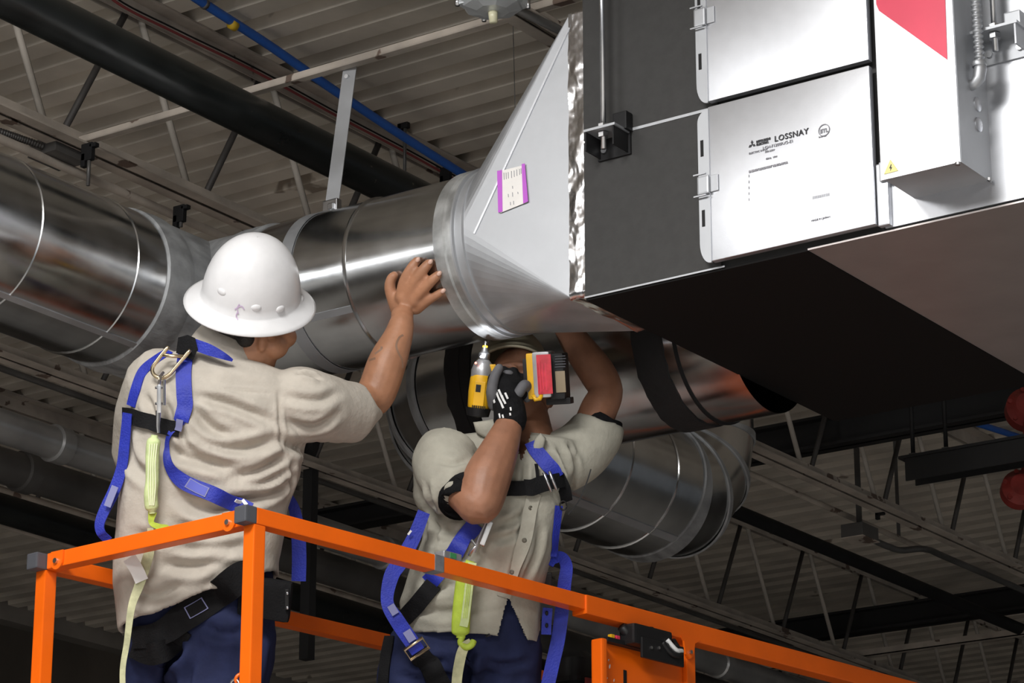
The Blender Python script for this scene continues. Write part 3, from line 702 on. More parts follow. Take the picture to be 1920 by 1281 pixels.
# ---------------------------------------------------------------- square-to-round transition
ctop = ony(1072, 24, UY).z
zr0, zr1 = UZ + 0.012, ctop
yr0, yr1 = UY + 0.004, UY + 0.30
XR = ony(1068, 300, UY).x        # rectangular end of the cone
XRND = DC.x + 0.085              # round end
tr = empty('duct_transition', (UX, YC, ZC), 'matte sheet metal square-to-round transition between unit and shiny duct', 'duct')
n = 64; corners = [(yr0, zr1), (yr1, zr1), (yr1, zr0), (yr0, zr0)]
def rect_pt(j):   # start at angle: y' = cos, z' = sin
    a = 2 * PI * j / n
    cyv, szv = math.cos(a), math.sin(a); yc, zc = (yr0 + yr1) / 2, (zr0 + zr1) / 2
    k = int(((a + PI / 4) % (2 * PI)) / (PI / 2))
    return None
RCOL = R1 + 0.004
rings_r = []; rect = []
quad = n // 4
# angles 0..90: corner (back, top); 90..180: (front, top); 180..270: (front, bottom); 270..360: (back, bottom)
cs = [(yr1, zr1), (yr0, zr1), (yr0, zr0), (yr1, zr0)]
t = MB(); circ = [V((XRND, YC + RCOL * math.cos(2 * PI * j / n), ZC + RCOL * math.sin(2 * PI * j / n))) for j in range(n)]
o = 0; t.v = circ + [V((XR, y, z)) for y, z in cs]
for q_ in range(4):
    for j in range(quad):
        a0 = q_ * quad + j; a1 = (a0 + 1) % n; t.f.append((a0, a1, n + q_))
    t.f.append(((q_ + 1) * quad % n, n + (q_ + 1) % 4, n + q_))
bodyo = t.build('cone_body', M_galv2, tr)
bodyo.data.polygons.foreach_set('use_smooth', [False] * len(bodyo.data.polygons))
# straight rectangular neck + foil tape
t = MB(); t.loft([[V((x, y, z)) for y, z in cs] for x in (XR, UX)], cap=False); t.build('neck', M_galv2, tr)
xt0, xt1 = UX - 0.048, UX + 0.0
rngs = []
for i in range(15):
    x = xt0 + (xt1 - xt0) * i / 14; ring = []
    for k in range(4):
        y0_, z0_ = cs[k]; y1_, z1_ = cs[(k + 1) % 4]; m_ = 130 if k in (1, 3) else 40
        for j in range(m_):
            f = j / m_; ny = (z1_ - z0_); nz = -(y1_ - y0_); L = math.hypot(ny, nz)
            b = 0.004 + 0.0045 * noise.noise(V((x * 34, (y0_ + (y1_ - y0_) * f) * 20, (z0_ + (z1_ - z0_) * f) * 17))) + 0.0012 * noise.noise(V((x * 120, 3, (z0_ + (z1_ - z0_) * f) * 60)))
            sgn = 1
            ring.append(V((x, y0_ + (y1_ - y0_) * f + sgn * ny / L * b * 1.0, z0_ + (z1_ - z0_) * f + sgn * nz / L * b)))
    rngs.append(ring)
t = MB(); t.loft(rngs, cap=False); t.build('foil_tape', M_foil, tr, True)
# collar with beads and sealed band
x0c = DC.x
profX(tr, 'collar', M_band, [(x0c, R1), (x0c, R1 + 0.007), (x0c + 0.030, R1 + 0.008), (x0c + 0.034, R1 + 0.004), (x0c + 0.052, R1 + 0.004)])
profX(tr, 'collar_bead', M_galv2, [(x0c + 0.050, R1 + 0.004), (x0c + 0.053, R1 + 0.009), (x0c + 0.058, R1 + 0.009), (x0c + 0.061, R1 + 0.003)])
profX(tr, 'collar_band', M_galv2, [(x0c + 0.061, R1 + 0.003), (x0c + 0.080, R1 + 0.003), (x0c + 0.082, R1 + 0.009), (x0c + 0.087, R1 + 0.009), (x0c + 0.090, RCOL)])
# crease rib on the front face
f0 = V((XR, yr0, zr1)); f1 = V((XR, yr0, zr0)); fp = V((XRND, YC - RCOL, ZC))
pa = f0 + (f1 - f0) * 0.05; pb = fp + (f1 - fp) * 0.12
nrm = (f1 - f0).cross(fp - f0).normalized(); nrm = nrm if nrm.y < 0 else -nrm
t = MB(); t.bar(pa + nrm * 0.001, pb + nrm * 0.001, 0.005, 0.004, up=nrm); t.build('crease_rib', M_white, tr)
# paper tag with purple tape
def face_pt(px, py):
    r = ray(px, py); s_ = (f0 - ORG).dot(nrm) / r.dot(nrm); return ORG + r * s_ + nrm * 0.003
pg = empty('paper_tag', face_pt(963, 355), 'white paper tag with purple tape edges stuck to the sheet metal transition', 'tag')
def patch(parent, name, m, corners, lift=0.0, th=0.0012):
    P4 = [face_pt(*c) + nrm * lift for c in corners]; t = MB(); t.loft([[p + nrm * th for p in P4], P4]); return t.build(name, m, parent)
patch(pg, 'paper', M_paper, [(938, 322), (986, 310), (990, 380), (940, 400)])
patch(pg, 'purple_tape', M_purple, [(934, 322), (943, 320), (944, 398), (936, 400)], 0.0013)
patch(pg, 'purple_tape', M_purple, [(980, 309), (986, 308), (992, 379), (983, 383)], 0.0013)
for x0_, y0_, L in ((946, 325, 13), (950, 325, 12), (954, 324, 12), (960, 322, 13), (965, 321, 12), (970, 319, 12), (975, 318, 11), (978, 317, 10), (962, 350, 5), (954, 365, 6), (962, 362, 8), (972, 361, 4), (958, 380, 6), (964, 378, 7)):
    patch(pg, 'pen_stroke', M_inkgrey, [(x0_, y0_), (x0_ + 1.2, y0_), (x0_ + 1.6, y0_ + L), (x0_ + 0.5, y0_ + L)], 0.0013, 0.0006)
# ================================================================== SCISSOR LIFT
TB = 0.037
BC = at(478, 971, 6.4); ZR = BC.z
AC = onz(88, 1058, ZR); CC = onz(1285, 1183, ZR)
LD = (CC - BC).normalized(); SD = (AC - BC).normalized()
LW = (AC - BC).length
FARL = 2.75
ZP = ZR - 1.10
lift = empty('scissor_lift', (BC.x, BC.y, 0), 'orange railed platform of the scissor lift both workers stand on', 'lift')
Zv = V((0, 0, 1))
def rail(name, a, b, sz=TB, m=M_orange, parent=lift): t = MB(); t.bar(a, b, sz, sz, bev=0.003); return t.build(name, m, parent)
# long top rails, each with a grey end cap and a lug for the end bar
for base, sgn in ((BC, 1), (AC, -1)):
    r_ = rail('top_rail', base - LD * 0.012, base + LD * FARL)
    t = MB(); t.bar(base - LD * 0.045, base - LD * 0.011, TB * 1.02, TB * 1.02, bev=0.004); t.build('end_cap', M_cap, r_)
    rail('mid_rail', base - Zv * 0.55, base - Zv * 0.55 + LD * FARL, 0.032)
    t = MB(); t.bar(base + SD * 0.0 - Zv * (1.1 - 0.08), base - Zv * (1.1 - 0.08) + LD * FARL, 0.006, 0.15); t.build('toe_board', M_orange, lift)
    for s_ in (0.0, (CC - BC).length, 2.7):
        p = base + LD * s_; t = MB()
        t.bar(p - Zv * TB * 0.5, V((p.x, p.y, ZP)), TB * 0.92, TB * 0.92, up=LD, bev=0.003); t.build('post', M_orange, lift)
def s_at(px):
    lo, hi = -0.2, FARL
    for _ in range(40):
        m_ = (lo + hi) / 2; v = BC + LD * m_ - ORG; q = CX + FPX * v.dot(RT) / v.dot(FW)
        lo, hi = (m_, hi) if q < px else (lo, m_)
    return lo
er = rail('end_rail', BC + SD * 0.02, AC - SD * 0.02)
side = SD.cross(Zv).normalized(); side = side if side.dot(FW) < 0 else -side
for base, sgn in ((BC, 1), (AC, -1)):
    p = base + SD * (sgn * 0.058) + side * (TB * 0.5 + 0.002)
    t = MB(); pts = []
    for k in range(9):
        a = PI + PI * k / 8; pts.append((0.020 * math.cos(a), 0.022 * math.sin(a) - 0.004))
    pts = [(-0.020, 0.018)] + pts + [(0.020, 0.018)]
    t.loft([[p + SD * x + Zv * z + side * o_ for x, z in pts] for o_ in (0.003, -0.001)]); t.build('lug', M_orange, er)
    t = MB(); t.tube([p + side * 0.003 - Zv * 0.006, p + side * 0.009 - Zv * 0.006], 0.0065, 8); t.build('bolt', M_silver, er)
t = MB(); t.bar(BC - Zv * 0.55 + SD * 0.02, AC - Zv * 0.55 - SD * 0.02, 0.032, 0.032); t.build('mid_rail', M_orange, lift)
# sleeve of the sliding deck rail from px 1085 on
s0 = s_at(1086)
t = MB(); a = BC + LD * s0; b = BC + LD * FARL
t.bar(a - Zv * 0.006 - side * 0.0, b - Zv * 0.006, TB * 1.28, TB * 1.30, bev=0.004); t.build('rail_sleeve', M_orange, lift)
pc_ = CC - Zv * 0.03
t = MB(); fn = LD.cross(Zv).normalized(); fn = fn if fn.dot(FW) < 0 else -fn
# gusset under the rail at the right post
g = [(-0.035, 0.0), (-0.022, -0.012), (-0.016, -0.045), (0.0, -0.055), (0.016, -0.045), (0.022, -0.012), (0.045, 0.0)]
t.loft([[CC - Zv * 0.024 + LD * (x - 0.016) + Zv * z + fn * o_ for x, z in g] for o_ in (0.026, 0.020)]); gs = t.build('gusset', M_orange, lift)
t = MB(); p = CC - Zv * 0.062 + fn * 0.026 - LD * 0.016; t.tube([p, p + fn * 0.006], 0.005, 8); t.build('bolt', M_silver, gs)
# orange panel between the posts
p0 = s_at(1114); p1 = (CC - BC).length - 0.02
ptop = ZR - 0.085
def lp_(s_, z, o_=0.0): return BC + LD * s_ + Zv * (z - ZR) + fn * o_
t = MB(); t.box((lp_(p0, ptop) + lp_(p1, ptop - 0.55)) / 2, LD * (p1 - p0) / 2, fn * 0.004, Zv * 0.275, 0.002); pn = t.build('orange_panel', M_orange, lift)
t = MB(); t.box((lp_(p0, ptop, 0.015) + lp_(p0, ptop - 0.55, 0.015)) / 2, LD * 0.010, fn * 0.018, Zv * 0.277, 0.006); t.build('panel_flange', M_orange, pn)
for px, py in ((1172, 1272),):
    r = ray(px, py); c = lp_(p0, ptop, 0.005); q = ORG + r * ((c - ORG).dot(fn) / r.dot(fn)); t = MB()
    t.box(q, LD * 0.0055, fn * 0.001, Zv * 0.02, 0.0); t.build('slot', M_black, pn)
def chip(px, py, w_, h_, tilt=0.2):
    r = ray(px, py); c = lp_(p0, ptop, 0.0046); q = ORG + r * ((c - ORG).dot(fn) / r.dot(fn)); ux = LD + Zv * 0; uy = (Zv + LD * tilt).normalized(); t = MB()
    w_ *= 1.4
    ring = [q + ux * w_ * math.cos(k * PI / 4) * (1 + 0.3 * math.sin(k * 2.1)) + uy * h_ * math.sin(k * PI / 4) for k in range(8)]
    t.loft([[p for p in ring], [p + fn * 0.0006 for p in ring]]); t.build('paint_chip', M_whiteprint, pn)
for a in ((1134, 1240, 0.004, 0.017, 0.2), (1143, 1250, 0.0015, 0.006), (1141, 1238, 0.001, 0.003), (1133, 1276, 0.006, 0.014, 0.7), (1151, 1276, 0.001, 0.004)): chip(*a)
# platform deck, scissor stack, chassis
t = MB(); t.bar(BC + SD * LW / 2 - Zv * 1.13 - LD * 0.02, BC + SD * LW / 2 - Zv * 1.13 + LD * FARL, LW + 0.04, 0.06); t.build('platform_deck', M_grey, lift)
mid = BC + SD * LW / 2
zs = [0.45 + (ZP - 0.1 - 0.45) * k / 3 for k in range(4)]
for k in range(3):
    for s_ in (-1, 1):
        for e in (0, 1):
            a = mid + LD * (0.15 if e else 1.7) + SD * s_ * 0.2; b = mid + LD * (1.7 if e else 0.15) + SD * s_ * 0.2
            t = MB(); t.bar(V((a.x, a.y, zs[k])), V((b.x, b.y, zs[k + 1])), 0.04, 0.09); t.build('scissor_arm', M_orange, lift)
t = MB(); c = mid + LD * 0.93; t.box((c.x, c.y, 0.30), LD * 0.9, SD * 0.32, (0, 0, 0.15), 0.03); t.build('chassis', M_orange, lift)
for e in (0.2, 1.65):
    for s_ in (-1, 1):
        p = mid + LD * e + SD * s_ * 0.33; t = MB(); t.lathe((p.x, p.y, 0.16), SD, [(0.001, -0.05), (0.14, -0.05), (0.16, -0.03), (0.16, 0.03), (0.14, 0.05), (0.001, 0.05)], 24); t.build('wheel', M_plastic, lift, True, 40)
# grey tape patch and clamp on the front rail
s1 = s_at(813); p = BC + LD * s1
t = MB(); t.bar(p - LD * 0.016, p + LD * 0.016, TB * 1.06, TB * 1.06, bev=0.003); t.build('tape_patch', mat('grey_duct_tape', (0.32, 0.33, 0.35), 0.4, 0.5, 0.2, 40), lift)['label'] = 'grey tape patch on the front rail'
s1 = s_at(840); p = BC + LD * s1 + Zv * (TB / 2 + 0.009)
cl = empty('rail_clamp', p, 'small grey clamp with a green sticker on the front rail', 'clamp')
t = MB(); t.box(p - SD * 0.0, LD * 0.030, SD * 0.016, Zv * 0.009, 0.004); t.build('body', M_drillgrey, cl)
t = MB(); t.box(p + fn * 0.0165, LD * 0.010, fn * 0.0006, Zv * 0.006); t.build('sticker', M_greensticker, cl)
# control box with joystick on the orange panel
s2 = (p0 + p1) / 2 + 0.006; cb = lp_(s2, ptop - 0.01, 0.05)
ct = empty('control_box', cb, 'black lift control box with plate and cables hanging on the orange panel', 'control box')
t = MB(); t.box(lp_(s2 + 0.02, ptop - 0.005, 0.055), LD * 0.082, fn * 0.004, Zv * 0.026, 0.003); t.build('plate', M_plastic, ct)
t = MB(); t.box(lp_(s2 - 0.01, ptop + 0.028, 0.028), LD * 0.075, fn * 0.025, Zv * 0.026, 0.008); t.build('box', M_plastic, ct)
t = MB(); t.tube([lp_(s2 - 0.095, ptop + 0.045, 0.02), lp_(s2 - 0.06, ptop + 0.02, 0.025), lp_(s2 - 0.02, ptop + 0.045, 0.03), lp_(s2 + 0.01, ptop + 0.05, 0.03)], 0.012, 10); t.build('joystick', M_plastic, ct, True)
t = MB(); t.tube(catmull([lp_(s2 + 0.02, ptop + 0.02, 0.055), lp_(s2 + 0.05, ptop - 0.005, 0.062), lp_(s2 + 0.085, ptop + 0.0, 0.06), lp_(s2 + 0.095, ptop + 0.04, 0.03)], 8), 0.008, 10); t.build('cable', M_plastic, ct, True)
t = MB(); t.tube(catmull([lp_(s2 + 0.04, ptop + 0.03, 0.055), lp_(s2 + 0.062, ptop + 0.006, 0.066), lp_(s2 + 0.09, ptop + 0.008, 0.062)], 8), 0.006, 8); t.build('cable', M_whiteprint, ct, True)
for dx, m, nm in ((-0.125, M_yellow, 'yellow_button'), (-0.105, M_pink, 'red_button')):
    t = MB(); t.box(lp_(s2 + dx, ptop + 0.016, 0.012), LD * 0.007, fn * 0.006, Zv * 0.006, 0.002); t.build(nm, m, ct)
t = MB(); t.box(lp_(s2 - 0.075, ptop + 0.006, 0.012), LD * 0.075, fn * 0.010, Zv * 0.006, 0.002); t.build('bracket', M_plastic, ct)
for dx in (-0.03, 0.0, 0.05, 0.08):
    q = lp_(s2 + dx, ptop + 0.002 + 0.01 * math.sin(dx * 90), 0.059); t = MB(); t.tube([q, q + fn * 0.004], 0.004, 8); t.build('screw', M_silver, ct)
# black ribbed tool bag on the platform left of the panel
bgp = at(1078, 1262, 7.62); zb_ = ZP
bag = empty('tool_bag', (bgp.x, bgp.y, ZP), 'black ribbed tool bag standing left of the orange panel', 'bag')
t = MB(); rings = []
for z, k in ((ZP - 0.0, 0.95), (ZP + 0.3, 1.0), (bgp.z - 0.06, 1.0), (bgp.z + 0.03, 0.8), (bgp.z + 0.055, 0.4)):
    c = V((bgp.x, bgp.y, z)); rings.append([c + LD * 0.075 * k * (abs(math.cos(a)) ** 0.6 * (1 if math.cos(a) > 0 else -1)) + SD * 0.07 * k * (abs(math.sin(a)) ** 0.6 * (1 if math.sin(a) > 0 else -1)) for a in [2 * PI * j / 32 for j in range(32)]])
t.loft(rings); t.build('body', M_plastic, bag, True, 40)
for k in range(7):
    t = MB(); z = bgp.z - 0.3 + k * 0.045; t.loft([[V((bgp.x, bgp.y, z + dz)) + LD * 0.079 * (abs(math.cos(a)) ** 0.6 * (1 if math.cos(a) > 0 else -1)) + SD * 0.074 * (abs(math.sin(a)) ** 0.6 * (1 if math.sin(a) > 0 else -1)) for a in [2 * PI * j / 32 for j in range(32)]] for dz in (-0.007, 0.007)]); t.build('rib', M_plastic, bag)
t = MB(); c = V((bgp.x, bgp.y, bgp.z - 0.05)) + fn * 0.078 - LD * 0.02; t.box(c, LD * 0.03, fn * 0.003, Zv * 0.02, 0.002); t.build('red_patch', M_red, bag)

# orange snap hook and chain link hanging from the corner post
def torus(c, n_, R_, r_, m, nm, par):
    n_ = n_.normalized(); x = n_.orthogonal().normalized(); y = n_.cross(x); t = MB(); k_ = 20
    t.loft([[c + (x * math.cos(2 * PI * i / k_) + y * math.sin(2 * PI * i / k_)) * (R_ + r_ * math.cos(2 * PI * j / 8)) + n_ * r_ * math.sin(2 * PI * j / 8) for j in range(8)] for i in range(k_ + 1)], cap=False)
    return t.build(nm, m, par, True)
torus(at(452, 1275, 6.36), -FW + RT * 0.4, 0.012, 0.004, M_orange, 'chain_eye', lift)
torus(at(440, 1284, 6.355), -FW - RT * 0.6 + UP * 0.3, 0.011, 0.0028, M_silver, 'chain_link', lift)
# ================================================================== PEOPLE HELPERS
from mathutils.kdtree import KDTree
def pix(p):
    v = V(p) - ORG; d = v.dot(FW); return (CX + FPX * v.dot(RT) / d, CY - FPX * v.dot(UP) / d)
def torso_ring(l, r, d, t, n=40, sq=0.80, flat=None):
    a, b = at(l[0], l[1], d), at(r[0], r[1], d); c = (a + b) / 2; wv = (b - a) / 2; out = []
    wn = wv.normalized(); tv = (FW - wn * FW.dot(wn)); tv = V((tv.x, tv.y, tv.z * 0.3)).normalized() * t
    for j in range(n):
        q = 2 * PI * j / n; cs_, sn = math.cos(q), math.sin(q)
        out.append(c + wv * (abs(cs_) ** sq * (1 if cs_ > 0 else -1)) + tv * (abs(sn) ** sq * (1 if sn > 0 else -1)))
    return out
def limb_pts(L, n=6):   # (px, py, depth, radius)
    C = catmull(L, n); return [at(c[0], c[1], c[2]) for c in C], [max(0.002, c[3]) for c in C]
def limb(mb, L, n=6, seg=16, flat=None):
    p, r = limb_pts(L, n)
    # rounded ends
    d0 = (p[0] - p[1]).normalized(); d1 = (p[-1] - p[-2]).normalized()
    P = [p[0] + d0 * r[0] * 0.9, p[0] + d0 * r[0] * 0.6] + p + [p[-1] + d1 * r[-1] * 0.6, p[-1] + d1 * r[-1] * 0.9]
    Rr = [r[0] * 0.35, r[0] * 0.78] + r + [r[-1] * 0.78, r[-1] * 0.35]
    return mb.tube(P, Rr, seg, flat=flat)
def cup(mb, L, wall=0.010, back=0.06, n=6, seg=28, flat=None):   # sleeve: closed start, hollow end
    p, r = limb_pts(L, n); d1 = (p[-1] - p[-2]).normalized()
    P = p + [p[-1] + d1 * 0.003, p[-1], p[-1] - d1 * back * 0.5, p[-1] - d1 * back]
    Rr = r + [r[-1] - wall * 0.5, r[-1] - wall, r[-1] - wall, r[-1] - wall]
    return mb.tube(P, Rr, seg, flat=flat)
def bvh(*obs):
    vs, fs = [], []
    for o in obs:
        k = len(vs); vs += [v.co.copy() for v in o.data.vertices]; fs += [tuple(i + k for i in p.vertices) for p in o.data.polygons]
    return BVHTree.FromPolygons(vs, fs)
def cast(tree, px, py):
    r = ray(px, py).normalized(); h = tree.ray_cast(ORG, r); return (h[0], h[1]) if h[0] is not None else (None, None)
def folds(me, F, nz=(0.006, 7.0), seed=0.0):
    vs = [v.co.copy() for v in me.vertices]; nr = [v.normal.copy() for v in me.vertices]
    tree = BVHTree.FromPolygons(vs, [tuple(p.vertices) for p in me.polygons])
    disp = [0.0] * len(vs)
    for pts, dp, wd in F:
        C = catmull(pts, 14); P = [h for h in (cast(tree, c[0], c[1])[0] for c in C) if h is not None]
        if len(P) < 2: continue
        kd = KDTree(len(P)); [kd.insert(p, i) for i, p in enumerate(P)]; kd.balance()
        bb0 = [min(p[k] for p in P) - wd * 5 for k in range(3)]; bb1 = [max(p[k] for p in P) + wd * 5 for k in range(3)]
        N = len(P)
        for i, v in enumerate(vs):
            if bb0[0] < v.x < bb1[0] and bb0[1] < v.y < bb1[1] and bb0[2] < v.z < bb1[2]:
                _, ii, ds = kd.find(v)
                if ds < wd * 4:
                    tf = min(1.0, min(ii + 1, N - ii) / (N * 0.3))
                    disp[i] += tf * dp * 1.55 * (-math.exp(-(ds / wd) ** 2) + 0.55 * math.exp(-((ds - 1.9 * wd) / wd) ** 2))
    for i, v in enumerate(me.vertices):
        s_ = nz[0] * noise.noise(vs[i] * nz[1] + V((seed, 0, 0))) + nz[0] * 0.4 * noise.noise(vs[i] * nz[1] * 2.7 + V((seed, 5, 0)))
        v.co = vs[i] + nr[i] * (disp[i] + s_)
    me.update()
def ribbon(name, m, parent, P, width, tree=None, off=0.004, th=0.0028, n=8, nrm=None):
    """P: (px, py[, depth]); points with no depth are laid on the surface of tree."""
    n_pts = [tuple(p[:2]) for p in P]; dps = [p[2] if len(p) > 2 else None for p in P]
    C = catmull(n_pts, n); pos, nor = [], []; last = None
    for i, c in enumerate(C):
        k = min(i // n, len(P) - 1); k2 = min(k + 1, len(P) - 1); f = (i % n) / n
        d0, d1 = dps[k], dps[k2]; d = None
        if d0 is not None and d1 is not None: d = d0 + (d1 - d0) * f
        h = None
        if d is None and tree is not None:
            h, hn = cast(tree, *c)
        if h is not None:
            hn = hn if hn.dot(FW) < 0 else -hn
            pos.append(h); nor.append((hn * 0.6 - FW * 0.4).normalized()); last = depth(h)
        else:
            dd = d if d is not None else (d0 if d0 is not None else (d1 if d1 is not None else (last or 6.9)))
            pos.append(at(c[0], c[1], dd)); nor.append(-FW if nrm is None else V(nrm).normalized())
    # smooth
    for _ in range(3):
        nor = [(nor[max(i - 1, 0)] + nor[i] * 2 + nor[min(i + 1, len(nor) - 1)]).normalized() for i in range(len(nor))]
        dd = [depth(p) for p in pos]
        sm = [min(dd[i], (dd[max(i - 1, 0)] + dd[i] + dd[min(i + 1, len(dd) - 1)]) / 3) for i in range(len(dd))]
        pos = [at(*pix(p), s_) for p, s_ in zip(pos, sm)]
    wds = [width] * len(C) if not hasattr(width, '__len__') else [c[0] for c in catmull([(w_, 0) for w_ in width], n)]
    rings = []
    for i, p in enumerate(pos):
        t_ = (pos[min(i + 1, len(pos) - 1)] - pos[max(i - 1, 0)]).normalized(); b = t_.cross(nor[i]).normalized(); u = b.cross(t_)
        u = u if u.dot(nor[i]) > 0 else -u; c = p + u * off; hw = wds[i] / 2
        rings.append([c - b * hw - u * th / 2, c + b * hw - u * th / 2, c + b * hw + u * th / 2, c - b * hw + u * th / 2])
    mb = MB(); mb.loft(rings); return mb.build(name, m, parent, True, 50)
def cut(me, poly, front=True, dmax=99):
    bm = bmesh.new(); bm.from_mesh(me); kill = []
    for f in bm.faces:
        if depth(f.calc_center_median()) > dmax: continue
        if front and f.normal.dot(f.calc_center_median() - ORG) > 0: continue
        x, y = pix(f.calc_center_median()); ins = False; j = len(poly) - 1
        for i in range(len(poly)):
            if (poly[i][1] > y) != (poly[j][1] > y) and x < (poly[j][0] - poly[i][0]) * (y - poly[i][1]) / (poly[j][1] - poly[i][1]) + poly[i][0]: ins = not ins
            j = i
        if ins: kill.append(f)
    bmesh.ops.delete(bm, geom=kill, context='FACES'); bm.to_mesh(me); bm.free(); me.update()
def head(mb, c, up, face):
    up = up.normalized(); f = (face - up * face.dot(up)).normalized(); s = f.cross(up).normalized()
    mb.ellip(c + up * 0.030 - f * 0.012, s * 0.077, f * 0.097, up * 0.098)
    mb.ellip(c - up * 0.045 + f * 0.020, s * 0.060, f * 0.070, up * 0.072)
    mb.ellip(c - up * 0.088 + f * 0.060, s * 0.026, f * 0.026, up * 0.024)          # chin
    mb.ellip(c - up * 0.012 + f * 0.098, s * 0.012, f * 0.018, up * 0.026)          # nose
    mb.ellip(c - up * 0.026 + f * 0.106, s * 0.018, f * 0.012, up * 0.010)          # nostrils
    mb.ellip(c + up * 0.022 + f * 0.082, s * 0.050, f * 0.012, up * 0.010)          # brow
    mb.ellip(c - up * 0.056 + f * 0.086, s * 0.024, f * 0.010, up * 0.007)          # lips
    mb.ellip(c - up * 0.066 + f * 0.084, s * 0.020, f * 0.010, up * 0.007)
    for e in (-1, 1):
        mb.ellip(c + s * e * 0.045 - up * 0.012 + f * 0.062, s * 0.024, f * 0.022, up * 0.022)   # cheeks
        mb.ellip(c + s * e * 0.079 - up * 0.008 - f * 0.012, s * 0.010 + f * 0.006, f * 0.019, up * 0.033)  # ears
    return up, f, s
def eyes(c, up, f, s, parent):
    for e in (-1, 1):
        t = MB(); t.ellip(c + s * e * 0.032 + up * 0.004 + f * 0.080, s * 0.012, f * 0.011, up * 0.008, 12, 8); o = t.build('eye', M_paper, parent, True)
        t = MB(); t.ellip(c + s * e * 0.032 + up * 0.004 + f * 0.088, s * 0.005, f * 0.004, up * 0.005, 10, 6); t.build('iris', M_hair, o, True)
    return
def hardhat(name, c, ax, fwd, m, parent, brim=0.149, R=0.111, H=0.155, label=None):
    ax = ax.normalized()
    prof = []
    for k in range(13):
        a = PI / 2 * (1 - k / 12); prof.append((max(0.001, R * math.cos(a) ** 0.92), H * math.sin(a) ** 1.0))
    prof += [(R + 0.004, -0.004), (R + 0.016, -0.010), (brim - 0.008, -0.018), (brim, -0.023), (brim - 0.001, -0.026), (brim - 0.010, -0.022), (R + 0.004, -0.012), (R - 0.006, 0.0)]
    for k in range(9):
        a = PI / 2 * k / 8; prof.append((max(0.001, (R - 0.006) * math.cos(a)), (H - 0.006) * math.sin(a)))
    t = MB(); t.lathe(c, ax, prof, 64, xs=fwd, sx=1.07); h = t.build(name, m, parent, True)
    if label: h['label'] = label
    return h
def gear_band(name, m, parent, rings): t = MB(); t.loft(rings, cap=False); return t.build(name, m, parent, True, 50)

# ================================================================== WORKER IN THE WHITE HARD HAT
D1 = 6.86
hat_ax = (RT * 0.162 + UP * 0.987).normalized() * 0.875 - FW * 0.485
face1 = RT * 0.72 + FW * 0.69 + UP * 0.1
hc = at(470, 557, D1)                       # centre of the brim plane
skin = MB()
upv = hat_ax.normalized(); fz = (face1 - upv * face1.dot(upv)).normalized()
hcen = hc - upv * 0.060 + fz * 0.014
u1, f1_, s1_ = head(skin, hcen, hat_ax, face1)
limb(skin, [(455, 705, 6.88, 0.068), (472, 660, 6.865, 0.062), (488, 616, 6.855, 0.060)])
skin.ellip(at(492, 640, 6.80), RT * 0.012 + UP * 0.004, UP * 0.026, FW * 0.014)
skin.ellip(at(513, 648, 6.85), RT * 0.036, UP * 0.034, FW * 0.05)
skin.ellip(at(536, 632, 6.87), RT * 0.026, UP * 0.026, FW * 0.04)          # neck
skin.loft([torso_ring((300, 705), (570, 745), 6.87, 0.07), torso_ring((280, 800), (545, 830), 6.86, 0.085), torso_ring((262, 950), (505, 950), 6.86, 0.085), torso_ring((262, 1100), (500, 1090), 6.86, 0.085), torso_ring((275, 1200), (490, 1180), 6.86, 0.085)])
# right arm: shoulder, elbow, wrist
limb(skin, [(582, 768, 6.84, 0.046), (632, 770, 6.92, 0.048), (688, 752, 7.03, 0.046), (706, 735, 7.045, 0.048), (726, 680, 7.06, 0.047), (745, 635, 7.08, 0.037), (754, 604, 7.095, 0.030)])
skin.ellip(at(690, 770, 7.03), RT * 0.030, UP * 0.026, FW * 0.034)
# left arm hangs in front of the body
limb(skin, [(295, 740, 6.90, 0.045), (275, 850, 7.02, 0.042), (300, 930, 7.10, 0.042), (360, 905, 7.17, 0.034), (395, 890, 7.2, 0.028)])
def duct_d(px, py):
    r = ray(px, py); oy, oz = -YC, CAMZ - ZC; A = r.y ** 2 + r.z ** 2; B = 2 * (r.y * oy + r.z * oz); C = oy * oy + oz * oz - R1 * R1
    return (-B - math.sqrt(max(0, B * B - 4 * A * C))) / (2 * A)
def fng(L, dz=0.010): limb(skin, [(x, y, duct_d(x, y) - r * 1.28 - dz * k, r * 1.28) for x, y, r, k in L], 6, 14)
fng([(752, 560, 0.013, 1.6), (759, 527, 0.0115, 1.4), (771, 504, 0.0105, 0.9), (781, 490, 0.0092, 0.0)])
fng([(762, 562, 0.013, 1.6), (776, 531, 0.0115, 1.5), (793, 507, 0.0108, 1.0), (804, 494, 0.0092, 0.0)])
fng([(772, 568, 0.0125, 1.6), (792, 545, 0.0110, 1.4), (811, 525, 0.0100, 0.9), (821, 516, 0.0088, 0.0)])
fng([(780, 580, 0.0115, 1.4), (801, 565, 0.0095, 1.2), (818, 554, 0.0085, 0.6), (829, 547, 0.0076, 0.0)])
fng([(748, 585, 0.015, 1.0), (737, 560, 0.0125, 0.8), (731, 538, 0.0112, 0.6), (734, 523, 0.0100, 0.2), (739, 517, 0.0092, 0.0)])
for px, py, rx, ry in ((758, 572, 0.030, 0.036), (766, 556, 0.032, 0.030), (778, 560, 0.022, 0.024)):
    skin.ellip(at(px, py, duct_d(px, py) - 0.030), (RT * 0.9 + UP * 0.25) * rx, (UP * 0.9 - RT * 0.2) * ry, FW * 0.016)
skin.ellip(at(754, 592, 7.105), RT * 0.028, UP * 0.026, FW * 0.02)
